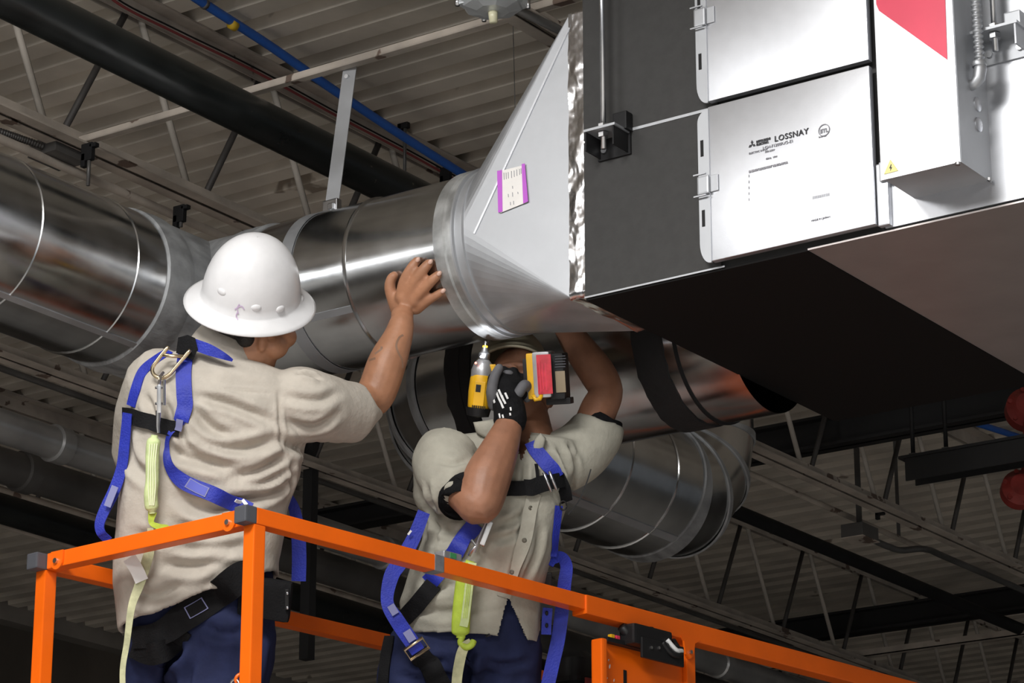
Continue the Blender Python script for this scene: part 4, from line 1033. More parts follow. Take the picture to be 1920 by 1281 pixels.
# left hand fingers (resting against the belly)
for k in range(4): limb(skin, [(398 + k * 2, 878 + k * 9, 7.205, 0.010), (420, 876 + k * 9, 7.215, 0.009), (436 - k * 2, 878 + k * 9, 7.205, 0.008)], 5, 10)
limb(skin, [(395, 878, 7.20, 0.012), (404, 862, 7.20, 0.010), (416, 856, 7.20, 0.009)], 5, 10)
man1 = remesh(skin, 'person', M_skin, None, 0.0042, 5)
tag(man1, 'worker in white full-brim hard hat and khaki shirt, back turned, palm pressed on the duct', 'person')
eyes(hcen, u1, f1_, s1_, man1)
# nails
for px, py, a in ((783.5, 487, 0.5), (807, 491, 0.6), (823.5, 513, 0.7), (831, 545.5, 0.9)):
    d = duct_d(px, py) - 0.0200; c = at(px, py, d); u = (UP * math.cos(a) + RT * math.sin(a)); t = MB(); t.ellip(c, u.cross(FW) * 0.0055, u * 0.0075, FW * 0.003, 10, 6); t.build('fingernail', mat('fingernail', (0.62, 0.40, 0.32), 0.35), man1, True)
# hair
t = MB(); t.ellip(hcen + u1 * 0.030 - f1_ * 0.020, s1_ * 0.080, f1_ * 0.096, u1 * 0.098); t.ellip(hcen - u1 * 0.035 - f1_ * 0.050, s1_ * 0.066, f1_ * 0.052, u1 * 0.055)
t.ellip(at(436, 622, 6.850), RT * 0.056, UP * 0.034, FW * 0.05); t.ellip(at(462, 632, 6.815), RT * 0.026, UP * 0.028, FW * 0.03)
remesh(t, 'hair', M_hair, man1, 0.006, 3)
t = MB(); t.ellip(hcen - u1 * 0.085 + f1_ * 0.070, s1_ * 0.024, f1_ * 0.024, u1 * 0.020); t.build('goatee', M_hair, man1, True)
# hard hat
hat = hardhat('hard_hat', hc + upv * 0.004, hat_ax, face1, M_hat, man1, label='glossy white full-brim hard hat with scuffs')
for px, py in ((415, 548), (480, 578), (526, 580), (566, 560)):
    r = ray(px, py); h = bvh(hat).ray_cast(ORG, r.normalized())
    if h[0] is not None:
        nn = (h[0] - hc); nn = (nn - upv * nn.dot(upv)).normalized(); sd = nn.cross(upv)
        t = MB(); t.ellip(h[0] - nn * 0.002, sd * 0.013, upv * 0.009, nn * 0.006, 16, 10); t.build('boss', M_hat, hat, True)
hb = bvh(hat)
for pl in ([(449, 570), (445, 578), (447, 588)], [(440, 580), (452, 574), (458, 580)], [(446, 585), (443, 592), (446, 600)]):
    ribbon('ink_scribble', mat('faint_purple_ink', (0.55, 0.42, 0.60), 0.6), hat, pl, 0.0025, hb, 0.0012, 0.0006)
# trousers
pt = MB()
pt.loft([torso_ring((262, 1060), (508, 1040), 6.86, 0.095), torso_ring((248, 1130), (512, 1100), 6.86, 0.105), torso_ring((242, 1200), (515, 1170), 6.86, 0.115), torso_ring((240, 1240), (512, 1225), 6.86, 0.11)])
limb(pt, [(300, 1190, 6.90, 0.085), (282, 1290, 6.90, 0.070), (284, 1480, 6.78, 0.062), (290, 1800, 6.60, 0.055)])
limb(pt, [(425, 1180, 6.84, 0.115), (415, 1290, 6.82, 0.112), (405, 1500, 6.70, 0.075), (395, 1800, 6.55, 0.06)])
FP1 = [(300, 1180), (330, 1230), (318, 1290)]
pants1 = remesh(pt, 'trousers', M_pants, man1, 0.009, 5, lambda me: folds(me, [([(330, 1200), (326, 1240), (318, 1300)], 0.03, 0.016), ([(370, 1170), (420, 1190), (470, 1180)], 0.008, 0.012), ([(360, 1230), (350, 1270), (345, 1320)], 0.008, 0.012), ([(500, 1180), (480, 1230), (478, 1290)], 0.008, 0.014)], (0.006, 9)))
# shirt
sh = MB()
sh.loft([torso_ring((392, 660), (500, 690), 6.87, 0.062), torso_ring((322, 664), (545, 706), 6.87, 0.080), torso_ring((276, 690), (575, 735), 6.86, 0.105), torso_ring((252, 730), (580, 790), 6.855, 0.122),
         torso_ring((240, 795), (568, 840), 6.85, 0.128), torso_ring((230, 880), (563, 890), 6.845, 0.132), torso_ring((221, 960), (538, 955), 6.84, 0.132), torso_ring((213, 1040), (526, 1025), 6.84, 0.135),
         torso_ring((212, 1100), (522, 1050), 6.84, 0.138), torso_ring((222, 1186), (524, 1078), 6.84, 0.140), torso_ring((232, 1184), (514, 1076), 6.84, 0.126), torso_ring((236, 1120), (505, 1030), 6.84, 0.122)])
cup(sh, [(520, 755, 6.84, 0.060), (555, 752, 6.835, 0.080), (590, 762, 6.85, 0.082), (630, 770, 6.90, 0.077), (664, 774, 6.945, 0.072)], 0.010, 0.05)
limb(sh, [(300, 715, 6.88, 0.082), (275, 780, 6.95, 0.078), (262, 850, 7.03, 0.07)])
F1 = [([(359, 740), (436, 761), (516, 794)], 0.010, 0.011), ([(358, 761), (394, 801), (443, 824)], 0.012, 0.012), ([(385, 833), (448, 842), (530, 822)], 0.012, 0.012),
      ([(312, 838), (359, 859), (452, 882)], 0.014, 0.014), ([(422, 899), (488, 883), (545, 848)], 0.012, 0.011), ([(432, 911), (490, 905), (545, 876)], 0.010, 0.010), ([(420, 928), (500, 930), (552, 895)], 0.009, 0.011),
      ([(324, 922), (371, 953), (441, 948), (511, 922)], 0.012, 0.015), ([(240, 820), (250, 870), (290, 905)], 0.010, 0.013), ([(330, 985), (390, 1000), (470, 985)], 0.010, 0.014), ([(328, 1031), (400, 1028), (470, 1022)], 0.010, 0.014),
      ([(300, 1060), (360, 1062), (455, 1050)], 0.012, 0.015), ([(250, 1000), (300, 1010), (330, 1000)], 0.008, 0.012), ([(240, 1110), (290, 1120), (350, 1090)], 0.010, 0.015), ([(380, 1100), (420, 1075), (480, 1060)], 0.008, 0.012),
      ([(525, 742), (590, 752), (640, 735)], 0.007, 0.010), ([(535, 790), (590, 800), (640, 775)], 0.009, 0.011), ([(530, 830), (585, 845), (620, 830)], 0.010, 0.012), ([(524, 735), (524, 790), (530, 850)], 0.004, 0.005), ([(303, 745), (318, 780), (312, 800)], 0.009, 0.009), ([(270, 740), (283, 765), (290, 800)], 0.008, 0.010),
      ([(335, 790), (346, 830), (372, 850)], 0.009, 0.009), ([(556, 700), (580, 705), (600, 712)], 0.008, 0.006), ([(370, 727), (440, 733), (520, 740)], 0.0028, 0.004), ([(545, 860), (548, 900), (536, 940)], 0.005, 0.008)]
shirt1 = remesh(sh, 'shirt', M_shirt, man1, 0.0055, 6, lambda me: folds(me, F1, (0.005, 8)))
# turned collar
t = MB(); rr = []
for k, (dz, rs) in enumerate(((-0.020, 0.098), (0.010, 0.088), (0.034, 0.076), (0.036, 0.070), (0.010, 0.078), (-0.016, 0.086))):
    c = at(430, 655, 6.868) + UP * dz + RT * dz * 0.35; ax2 = (UP + RT * 0.35).normalized(); x2 = (RT - ax2 * RT.dot(ax2)).normalized(); y2 = ax2.cross(x2)
    rr.append([c + x2 * rs * 1.0 * math.cos(2 * PI * j / 40) + y2 * rs * 0.86 * math.sin(2 * PI * j / 40) + ax2 * 0.010 * math.cos(2 * PI * j / 40 - 2.2) for j in range(40)])
t.loft(rr, cap=False); t.build('collar', M_shirt, man1, True)
def sdep(tree, px, py, off, dflt=6.85):
    h = cast(tree, px, py)[0]
    return (depth(h) if h is not None else dflt) - off
T1 = bvh(shirt1); T1b = bvh(shirt1, pants1)
# tattoos
TS = bvh(man1)
ribbon('tattoo', M_tattoo, man1, [(756, 628), (748, 634), (743, 648), (747, 662), (753, 674), (755, 690)], 0.005, TS, 0.0004, 0.0004)
ribbon('tattoo', M_tattoo, man1, [(703, 664), (714, 656), (716, 650)], 0.006, TS, 0.0004, 0.0004)
ribbon('tattoo', M_tattoo, man1, [(692, 676), (704, 672)], 0.006, TS, 0.0004, 0.0004)
# harness
hn = ribbon('harness', M_blueweb, man1, [(318, 662), (288, 682), (268, 702), (256, 735), (249, 762)], 0.028, T1, 0.006); hn['label'] = 'royal blue webbing harness with black chest strap'
ribbon('shoulder_strap', M_blueweb, hn, [(349, 662), (345, 700), (346, 740), (347, 762), (341, 790)], 0.036, T1, 0.006)
ribbon('shoulder_strap', M_blueweb, hn, [(362, 645, 6.765), (392, 656, 6.752), (420, 668, 6.75), (436, 676, 6.76)], [0.026, 0.026, 0.016, 0.006], None, 0)
ribbon('hip_strap', M_blueweb, hn, [(340, 785), (322, 812), (313, 838), (316, 866), (336, 896), (366, 915), (418, 934), (470, 958)], [0.026, 0.012, 0.011, 0.020, 0.033, 0.036, 0.036, 0.034], T1, 0.007)
ribbon('hip_strap', M_blueweb, hn, [(239, 775, 6.76), (234, 830, 6.77), (228, 878, 6.77), (214, 920, 6.765), (197, 955, 6.76), (187, 982, 6.755), (190, 1000, 6.75), (204, 1014, 6.76)], [0.024, 0.027, 0.028, 0.030, 0.028, 0.025, 0.022, 0.02], None, 0, nrm=(0.2, -0.9, -0.2))
ribbon('hip_strap', M_blueweb, hn, [(538, 925, 6.93), (552, 955, 6.93), (559, 1000, 6.93), (561, 1045, 6.93), (560, 1090, 6.93)], [0.018, 0.026, 0.033, 0.034, 0.034], None, 0)
ribbon('back_strap', M_blackweb, hn, [(238, 778), (265, 786), (305, 800), (335, 805)], 0.036, T1, 0.010)
for a in ((241, 765, 241, 790), (336, 786, 330, 808)):
    ribbon('stitching_tab', M_thread, hn, [a[:2], a[2:]], 0.016, T1, 0.013)
ribbon('stitching', M_thread, hn, [(352, 905), (372, 918), (390, 926)], 0.024, T1, 0.0095, 0.0006)
ribbon('stitching', mat('blue_stitching', (0.10, 0.12, 0.50), 0.7), hn, [(354, 906), (372, 918), (388, 925)], 0.020, T1, 0.0100, 0.0006)
ribbon('stitching', M_thread, hn, [(216, 912, 6.748), (208, 932, 6.745), (201, 950, 6.743)], 0.018, None, 0, 0.001, nrm=(0.2, -0.9, -0.2))
ribbon('label_tab', M_whiteprint, hn, [(437, 932), (452, 940), (466, 952)], 0.008, T1, 0.014)
# dorsal pad and D-ring
t = MB(); pd = [(334, 633), (352, 628), (366, 634), (371, 655), (362, 676), (346, 668), (330, 662)]
dpd = min(sdep(T1, x, y, 0.012) for x, y in ((350, 668), (350, 680), (340, 672)))
t.loft([[at(x, y, dpd - 0.004) for x, y in pd], [at(x, y, dpd + 0.004) for x, y in pd]]); t.build('dorsal_pad', M_blackweb, hn)
t = MB(); drg = [(316, 650), (298, 672), (286, 690), (289, 703), (303, 709), (318, 702), (334, 684), (357, 656)]
t.tube([at(x, y, min(dpd, sdep(T1, x, y + 6, 0.0)) - 0.014) for x, y in [tuple(c) for c in catmull(drg, 6)]], 0.0046, 10); t.tube([at(305, 665, dpd - 0.014), at(322, 668, dpd - 0.014), at(344, 668, dpd - 0.014)], 0.0046, 10)
t.build('d_ring', M_brass, hn, True)['label'] = 'yellow zinc D-ring'
# belt strap and pouch
bs = ribbon('leg_strap_or_shade', M_blackweb, man1, [(252, 1196), (300, 1188), (345, 1158), (395, 1122), (440, 1088), (470, 1074)], [0.05, 0.056, 0.066, 0.07, 0.07, 0.06], T1b, 0.010, 0.004)
ribbon('stitching', M_thread, bs, [(352, 1150), (370, 1140), (386, 1130)], 0.030, T1b, 0.0145, 0.0006)
ribbon('stitching', M_blackweb, bs, [(354, 1149), (370, 1140), (384, 1131)], 0.026, T1b, 0.0150, 0.0006)
ribbon('leg_strap_or_shade', M_blackweb, man1, [(250, 1212), (285, 1226), (318, 1212), (342, 1178)], 0.052, T1b, 0.006, 0.004)  # black band drawn for the shade on the trousers below the hem
pc = at(497, 1122, 6.77); t = MB(); t.box(pc, (RT * 0.97 - UP * 0.16) * 0.062, (UP * 0.97 + RT * 0.1) * 0.048, FW * 0.025, 0.012); po = t.build('belt_pouch', M_blackweb, man1, True, 40)
t = MB(); t.box(at(538, 1124, 6.74), RT * 0.0045, UP * 0.024, FW * 0.004, 0.003); pb_ = t.build('buckle', M_plastic, po)
for yy in (1113, 1140): t = MB(); t.ellip(at(539, yy, 6.735), RT * 0.003, UP * 0.004, FW * 0.002, 8, 6); t.build('rivet', M_silver, po)
# boots
for px, dd in ((288, 6.62), (396, 6.56)):
    p = at(px, 1800, dd); p.z = ZP; t = MB(); fdir = V((FW.x, FW.y, 0)).normalized(); sd = V((RT.x, RT.y, 0))
    t.ellip(p + Zv * 0.05 + fdir * 0.05, sd * 0.05, fdir * 0.14, Zv * 0.05); t.tube([p + Zv * 0.05, p + Zv * 0.2], 0.055, 14); remesh(t, 'boot', M_boot, man1, 0.01, 3)

# lanyard of the first worker
dl = min(sdep(T1, x, y, 0.034) for x, y in ((296, 780), (300, 830), (286, 880), (286, 940), (283, 990), (275, 1045), (255, 1090)))
dr = sdep(T1, 303, 712, 0.016)
ly = empty('lanyard', at(297, 700, dl), 'lime lanyard hanging from the back of the white-hatted worker', 'lanyard', 'fall arrest lanyards')
t = MB(); t.tube([at(306, 699, dr + 0.004), at(301, 706, dr - 0.010), at(298, 722, (dl + dr) / 2)], 0.004, 8); t.tube([at(299, 722, (dl + dr) / 2), at(298, 790, dl)], 0.0035, 8); t.box(at(298.5, 748, dl - 0.003), RT * 0.0048, UP * 0.032, FW * 0.005, 0.002); t.tube([at(297, 770, dl), at(296, 800, dl), at(297, 812, dl)], [0.006, 0.005, 0.004], 8); t.tube([at(308, 712, dl + 0.002), at(308, 760, dl + 0.002)], 0.003, 8); hk = t.build('snap_hook', M_silver, ly, True, 40)
for yy in (727, 757): t = MB(); t.tube([at(291, yy, dl), at(305, yy, dl)], 0.0032, 8); t.build('pin', M_silver, hk, True)
def pack(parent, pts, wdt, thick, m, name, dd, side_m=None):
    rings = []; C = catmull(pts, 8); nC = len(C)
    for i, (x, y) in enumerate(C):
        k = max(0.5, math.sin(PI * min(1.0, min(i, nC - 1 - i) / (nC * 0.09)) / 2))
        a = C[min(i + 1, nC - 1)]; b = C[max(i - 1, 0)]; tx, ty = a[0] - b[0], a[1] - b[1]; L = math.hypot(tx, ty); hx_, hy_ = -ty / L, tx / L
        c = at(x, y, dd); hv = (RT * hx_ - UP * hy_) * wdt / 2 * k
        rings.append([c + hv * math.cos(q) * (abs(math.cos(q)) ** -0.4 if abs(math.cos(q)) > 0.01 else 1) + FW * thick / 2 * k * math.sin(q) for q in [2 * PI * j / 20 for j in range(20)]])
    t = MB(); t.loft(rings); return t.build(name, m, parent, True, 60)
sp = pack(ly, [(290, 816), (286, 850), (286, 900), (283, 930), (286, 963)], 0.032, 0.030, M_lime, 'shock_pack', dl)
for k in (-8, -3.5, 1, 5.5):
    ribbon('fold_seam', mat('pale_lime_edge', (0.80, 0.84, 0.58), 0.6), sp, [(289 + k, 832, dl - 0.016), (286 + k * 0.9, 870, dl - 0.0165), (286 + k, 910, dl - 0.0165), (285 + k * 0.6, 948, dl - 0.016)], 0.0022, None, 0, 0.001)
ribbon('webbing', M_limebright, ly, [(286, 960, dl), (284, 980, dl), (298, 988, dl - 0.004), (312, 992, dl - 0.002), (306, 997, dl), (284, 1000, dl + 0.005)], [0.02, 0.012, 0.014, 0.018, 0.012, 0.016], None, 0, 0.003)
ribbon('webbing', M_limedirty, ly, [(282, 990, dl), (283, 1020, dl), (277, 1046, dl), (262, 1095, dl), (247, 1138, dl - 0.01), (238, 1205, dl - 0.02), (230, 1260, dl - 0.03), (234, 1330, dl - 0.04), (250, 1420, dl - 0.03)], [0.014, 0.018, 0.024, 0.022, 0.017, 0.014, 0.013, 0.014, 0.014], None, 0, 0.003)
ribbon('label_tag', M_paper, ly, [(242, 1046, dl - 0.006), (256, 1068, dl - 0.008), (266, 1090, dl - 0.006)], 0.031, None, 0, 0.001)
# ================================================================== WORKER WITH THE DRIVER
D2 = 7.17
up2 = UP * 0.80 + FW * 0.55 + RT * 0.05; face2 = -FW * 0.80 + UP * 0.55 - RT * 0.10
sk = MB(); h2 = at(972, 735, 7.31)
u2, f2, s2_ = head(sk, h2, up2, face2)
limb(sk, [(1000, 870, 7.20, 0.066), (996, 820, 7.24, 0.056), (985, 775, 7.29, 0.056)])
sk.loft([torso_ring((850, 850), (1060, 860), 7.19, 0.06), torso_ring((830, 930), (1030, 930), 7.18, 0.075), torso_ring((830, 1050), (1010, 1050), 7.17, 0.085), torso_ring((800, 1150), (985, 1140), 7.17, 0.085), torso_ring((780, 1230), (975, 1230), 7.17, 0.08)])
# his right arm: shoulder, elbow towards the viewer, forearm up to the driver
limb(sk, [(835, 850, 7.12, 0.050), (858, 905, 7.04, 0.050), (886, 936, 6.965, 0.050), (900, 944, 6.95, 0.052), (912, 900, 6.975, 0.058), (934, 850, 7.01, 0.048), (953, 800, 7.06, 0.034), (957, 775, 7.085, 0.029)])
sk.ellip(at(890, 958, 6.955), RT * 0.030, UP * 0.028, FW * 0.032)
# his left arm: up and bent behind the transition
limb(sk, [(1085, 850, 7.24, 0.050), (1104, 815, 7.26, 0.048), (1122, 770, 7.29, 0.047), (1136, 735, 7.31, 0.043), (1120, 700, 7.34, 0.046), (1088, 655, 7.38, 0.041), (1060, 612, 7.43, 0.032), (1045, 590, 7.45, 0.029)])
sk.ellip(at(1149, 732, 7.305), RT * 0.026, UP * 0.026, FW * 0.026)
# left hand flat against the back of the transition neck
hb2 = at(1036, 572, 7.46); sk.ellip(hb2, RT * 0.036, UP * 0.046, FW * 0.016)
for k in range(4): limb(sk, [(1016 + k * 12, 552, 7.46, 0.011), (1010 + k * 13, 528, 7.455, 0.0095), (1006 + k * 14, 508 + abs(k - 1.5) * 6, 7.445, 0.008)], 5, 10)
limb(sk, [(1060, 582, 7.455, 0.012), (1072, 562, 7.45, 0.010), (1076, 545, 7.44, 0.009)], 5, 10)
man2 = remesh(sk, 'person', M_skin2, None, 0.0045, 5)
tag(man2, 'worker in olive khaki shirt facing the camera, drilling overhead, face behind the glove', 'person')
eyes(h2, u2, f2, s2_, man2)
t = MB(); t.ellip(h2 + u2 * 0.032 - f2 * 0.020, s2_ * 0.081, f2 * 0.097, u2 * 0.100); remesh(t, 'hair', M_hair, man2, 0.006, 3)
t = MB(); t.ellip(h2 - u2 * 0.088 + f2 * 0.060, s2_ * 0.028, f2 * 0.026, u2 * 0.022); t.build('goatee', M_hair, man2, True)
ht2 = at(962, 722, 7.33)
hardhat('hard_hat', ht2 + u2 * 0.045, (UP * 0.70 + FW * 0.72 + RT * 0.02), face2, M_hat2, man2, 0.104, 0.086, 0.115, label='tan brimmed hat tilted far back')
# trousers
pt = MB()
pt.loft([torso_ring((790, 1100), (1000, 1100), 7.17, 0.10), torso_ring((765, 1160), (1010, 1160), 7.17, 0.115), torso_ring((745, 1215), (1012, 1215), 7.17, 0.118), torso_ring((730, 1260), (1010, 1260), 7.17, 0.11)])
limb(pt, [(805, 1215, 7.17, 0.105), (782, 1290, 7.15, 0.100), (785, 1450, 7.10, 0.080), (800, 1850, 7.0, 0.058)])
limb(pt, [(940, 1215, 7.19, 0.100), (945, 1290, 7.19, 0.095), (950, 1450, 7.14, 0.078), (945, 1850, 7.05, 0.058)])
pants2 = remesh(pt, 'trousers', M_pants, man2, 0.009, 5, lambda me: folds(me, [([(880, 1210), (872, 1250), (870, 1300)], 0.02, 0.015), ([(760, 1230), (800, 1245), (850, 1240)], 0.007, 0.012), ([(900, 1240), (950, 1250), (1000, 1240)], 0.007, 0.012), ([(740, 1265), (790, 1275), (850, 1262)], 0.007, 0.01)], (0.006, 9), 3.0))
for px, dd in ((800, 7.0), (945, 7.05)):
    p = at(px, 1850, dd); p.z = ZP; t = MB(); fdir = V((-FW.x, -FW.y, 0)).normalized(); sd = V((RT.x, RT.y, 0))
    t.ellip(p + Zv * 0.05 + fdir * 0.05, sd * 0.05, fdir * 0.14, Zv * 0.05); t.tube([p + Zv * 0.05, p + Zv * 0.2], 0.055, 14); remesh(t, 'boot', M_boot, man2, 0.01, 3)
# shirt
sh = MB()
sh.loft([torso_ring((905, 812), (1045, 822), 7.21, 0.055), torso_ring((845, 822), (1085, 832), 7.20, 0.085), torso_ring((815, 850), (1085, 860), 7.19, 0.105), torso_ring((802, 900), (1070, 905), 7.175, 0.122), torso_ring((798, 960), (1060, 960), 7.165, 0.130),
         torso_ring((792, 1015), (1042, 1015), 7.16, 0.132), torso_ring((770, 1065), (1028, 1065), 7.16, 0.136), torso_ring((750, 1130), (1014, 1125), 7.16, 0.138), torso_ring((765, 1196), (1012, 1212), 7.16, 0.136), torso_ring((775, 1192), (1003, 1208), 7.16, 0.124), torso_ring((780, 1140), (1000, 1150), 7.16, 0.120)])
cup(sh, [(845, 850, 7.12, 0.076), (834, 868, 7.085, 0.078), (848, 905, 7.03, 0.074), (862, 925, 7.00, 0.068)], 0.010, 0.05)
limb(sh, [(822, 842, 7.15, 0.052), (815, 880, 7.12, 0.05), (812, 930, 7.14, 0.05)])
cup(sh, [(1050, 868, 7.22, 0.078), (1085, 850, 7.24, 0.076), (1107, 828, 7.26, 0.072), (1122, 805, 7.275, 0.067)], 0.010, 0.05)
F2 = [([(800, 905), (812, 950), (838, 985)], 0.008, 0.010), ([(805, 980), (840, 1000), (885, 1000)], 0.010, 0.012), ([(800, 1005), (840, 1018), (880, 1008)], 0.008, 0.010), ([(930, 990), (965, 978), (985, 960)], 0.008, 0.010), ([(925, 1015), (960, 1003), (990, 985)], 0.006, 0.010),
      ([(985, 862), (984, 890), (982, 915)], 0.006, 0.007), ([(1030, 845), (1045, 880), (1055, 920)], 0.008, 0.009), ([(1048, 835), (1060, 870), (1066, 905)], 0.008, 0.009), ([(1068, 830), (1076, 860), (1080, 890)], 0.006, 0.008), ([(780, 1075), (820, 1100), (860, 1095)], 0.008, 0.012),
      ([(985, 935), (978, 985), (964, 1050), (950, 1120)], 0.004, 0.005), ([(1000, 935), (995, 985), (980, 1050), (962, 1120)], 0.003, 0.004), ([(1015, 985), (1005, 1040), (985, 1090)], 0.006, 0.010), ([(820, 865), (850, 870), (880, 862)], 0.004, 0.008), ([(800, 940), (815, 985), (812, 1030)], 0.006, 0.009), ([(770, 1140), (830, 1150), (900, 1140)], 0.005, 0.012)]
def post2(me):
    folds(me, F2, (0.005, 8), 9.0)
    cut(me, [(958, 800), (1000, 800), (978, 866)], False, 7.22)
    cut(me, [(952, 1118), (920, 1240), (930, 1290), (1000, 1290), (992, 1208), (972, 1160)], False, 7.16)
shirt2 = remesh(sh, 'shirt', M_shirt2, man2, 0.0055, 6, post2)
T2 = bvh(shirt2); T2b = bvh(shirt2, pants2); TM = bvh(man2)
# black undershirt cuffs
for L in ([(853, 906, 7.035, 0.065), (861, 920, 7.010, 0.0648), (869, 933, 6.982, 0.0628)], [(1112, 822, 7.265, 0.063), (1122, 806, 7.277, 0.061), (1128, 796, 7.285, 0.058)]):
    p, r = limb_pts(L, 5); t = MB(); t.tube(p + [p[-1]] + p[::-1], r + [r[-1] - 0.006] + [q - 0.006 for q in r[::-1]], 28, cap=False); t.build('undershirt_cuff', M_glove, man2, True)
# collar wings
for pts in ([(912, 800), (900, 792), (888, 800), (903, 812), (925, 822)], ):
    pass
for P4, dd in (([(887, 792), (925, 786), (940, 812), (915, 826), (893, 812)], 7.10), ([(1003, 822), (1014, 812), (1024, 822), (1020, 842), (1004, 850), (996, 845)], 7.09)):
    t = MB(); c = at(sum(p[0] for p in P4) / len(P4), sum(p[1] for p in P4) / len(P4), dd)
    t.loft([[at(x, y, dd + 0.02) for x, y in P4], [at(x, y, dd - 0.0) + (c - at(x, y, dd)) * 0.10 for x, y in P4], [at(x, y, dd - 0.004) + (c - at(x, y, dd)) * 0.35 for x, y in P4]]); t.build('collar_wing', M_shirt2, man2, True, 60)
# placket, buttons, patch
for px, py in ((994, 953), (983, 1013), (960, 1073)):
    h, hn = cast(T2, px, py)
    if h is None: continue
    hn = hn if hn.dot(FW) < 0 else -hn
    t = MB(); t.lathe(h, hn, [(0.001, 0.0035), (0.0045, 0.004), (0.0060, 0.003), (0.0060, -0.001)], 16); t.build('button', mat('dark_olive_button', (0.12, 0.11, 0.085), 0.4), man2, True)
ribbon('placket', M_shirt2, man2, [(1002, 925), (994, 955), (983, 1013), (960, 1073), (944, 1120)], 0.034, T2, 0.0015, 0.002)
ribbon('patch', M_cap, man2, [(914, 1190), (922, 1192), (931, 1194)], 0.015, T2, 0.003, 0.001)
ribbon('patch_thread', M_inkgrey, man2, [(918, 1191), (927, 1193)], 0.004, T2, 0.0042, 0.0006)
# harness
hn2 = ribbon('harness', M_blueweb, man2, [(996, 830), (1004, 846), (1022, 866), (1034, 880), (1042, 896)], 0.036, T2, 0.008); hn2['label'] = 'royal blue webbing harness with black chest strap and buckles'
ribbon('chest_strap', M_blackweb, hn2, [(930, 922), (952, 917), (985, 916), (1012, 908), (1050, 900)], 0.036, T2, 0.012, 0.004)
ribbon('chest_strap', M_blackweb, hn2, [(985, 916), (1000, 913), (1022, 906)], 0.040, T2, 0.017, 0.004)
t = MB(); 
for a, b in (((1019, 886), (1034, 922)), ((1030, 884), (1044, 919))): t.tube([at(a[0], a[1], sdep(T2, 1028, 905, 0.024, 7.05)), at(b[0], b[1], sdep(T2, 1028, 905, 0.024, 7.05))], 0.0038, 8)
t.build('chest_buckle', M_silver, hn2, True)
ribbon('keeper', M_blackweb, hn2, [(1003, 872), (1005, 895), (1006, 915)], 0.008, T2, 0.016)
ribbon('side_pad', M_blackweb, hn2, [(1046, 890), (1054, 915), (1058, 940)], 0.034, T2, 0.010)
t = MB(); cr = at(1056, 948, sdep(T2, 1050, 945, 0.014, 7.08)); t.tube([cr + RT * 0.008 * math.cos(k * PI / 8) + UP * 0.011 * math.sin(k * PI / 8) for k in range(17)], 0.002, 8); t.build('ring', M_plastic, hn2, True)
ribbon('shoulder_strap', M_blueweb, hn2, [(1045, 948), (1042, 975), (1038, 1005), (1035, 1042)], 0.020, T2, 0.008)
ribbon('hip_strap', M_blueweb, hn2, [(1030, 1060, 7.13), (1036, 1049, 7.14), (1052, 1045, 7.15), (1062, 1062, 7.16), (1058, 1098, 7.16), (1053, 1150, 7.16), (1046, 1201, 7.15), (1036, 1245, 7.14), (1026, 1290, 7.13)], [0.02, 0.026, 0.028, 0.03, 0.033, 0.034, 0.034, 0.034, 0.034], None, 0)
ribbon('adjuster_tab', M_blueweb, hn2, [(1027, 1140, 7.12), (1025, 1165, 7.12), (1024, 1190, 7.12)], 0.024, None, 0, 0.005)
for yy in (1150, 1173): t = MB(); t.ellip(at(1025, yy, 7.114), RT * 0.004, UP * 0.006, FW * 0.002, 10, 6); t.build('hole', M_black, hn2, True)
t = MB(); t.box(at(1024, 1092, 7.14), RT * 0.014, UP * 0.024, FW * 0.006, 0.003); t.build('side_buckle', M_plastic, hn2)
ribbon('hip_strap', M_blueweb, hn2, [(893, 982), (872, 1010), (852, 1038), (830, 1066), (806, 1092)], 0.042, T2, 0.008)
ribbon('leg_strap_or_shade', M_blackweb, hn2, [(814, 1098), (790, 1126), (763, 1158)], 0.042, T2, 0.010, 0.004)
ribbon('hip_strap', M_blueweb, hn2, [(795, 960, 7.03), (776, 1008, 7.02), (752, 1052, 7.0), (734, 1080, 6.99), (726, 1128, 6.98), (744, 1163, 6.97), (772, 1204, 6.97), (784, 1222, 6.975)], [0.03, 0.033, 0.036, 0.036, 0.03, 0.036, 0.036, 0.034], None, 0)
ribbon('stitching', M_thread, hn2, [(732, 1135, 6.972), (742, 1152, 6.966)], 0.018, None, 0, 0.0008)
ribbon('stitching', M_thread, hn2, [(762, 1183, 6.963), (774, 1202, 6.963)], 0.020, None, 0, 0.0008)
ribbon('label_tab', M_whiteprint, hn2, [(765, 1003, 7.005), (771, 995, 7.005)], 0.005, None, 0, 0.001)
t = MB(); bcn = at(781, 1217, 6.965); ux = (RT * 0.82 + UP * 0.57); uy = (UP * 0.82 - RT * 0.57); fr = [(-1, -1), (1, -1), (1, 1), (-1, 1), (-1, -1), (1, -1)]
t.tube([bcn + ux * 0.026 * a + uy * 0.014 * b for a, b in fr], 0.0042, 8); t.build('leg_buckle', M_brass, hn2, True)['label'] = 'yellow zinc buckle frame'
ribbon('leg_strap_or_shade', M_blackweb, hn2, [(784, 1222), (806, 1250), (830, 1300)], 0.052, T2b, 0.010, 0.004)
ribbon('leg_strap_or_shade', M_blackweb, hn2, [(735, 1195), (727, 1235), (722, 1285)], 0.03, T2b, 0.010, 0.004)
# thin headset cord
ribbon('cord', M_plastic, man2, [(1108, 880, 7.10), (1100, 905, 7.09), (1085, 940, 7.08), (1065, 965, 7.08)], 0.003, None, 0, 0.003)
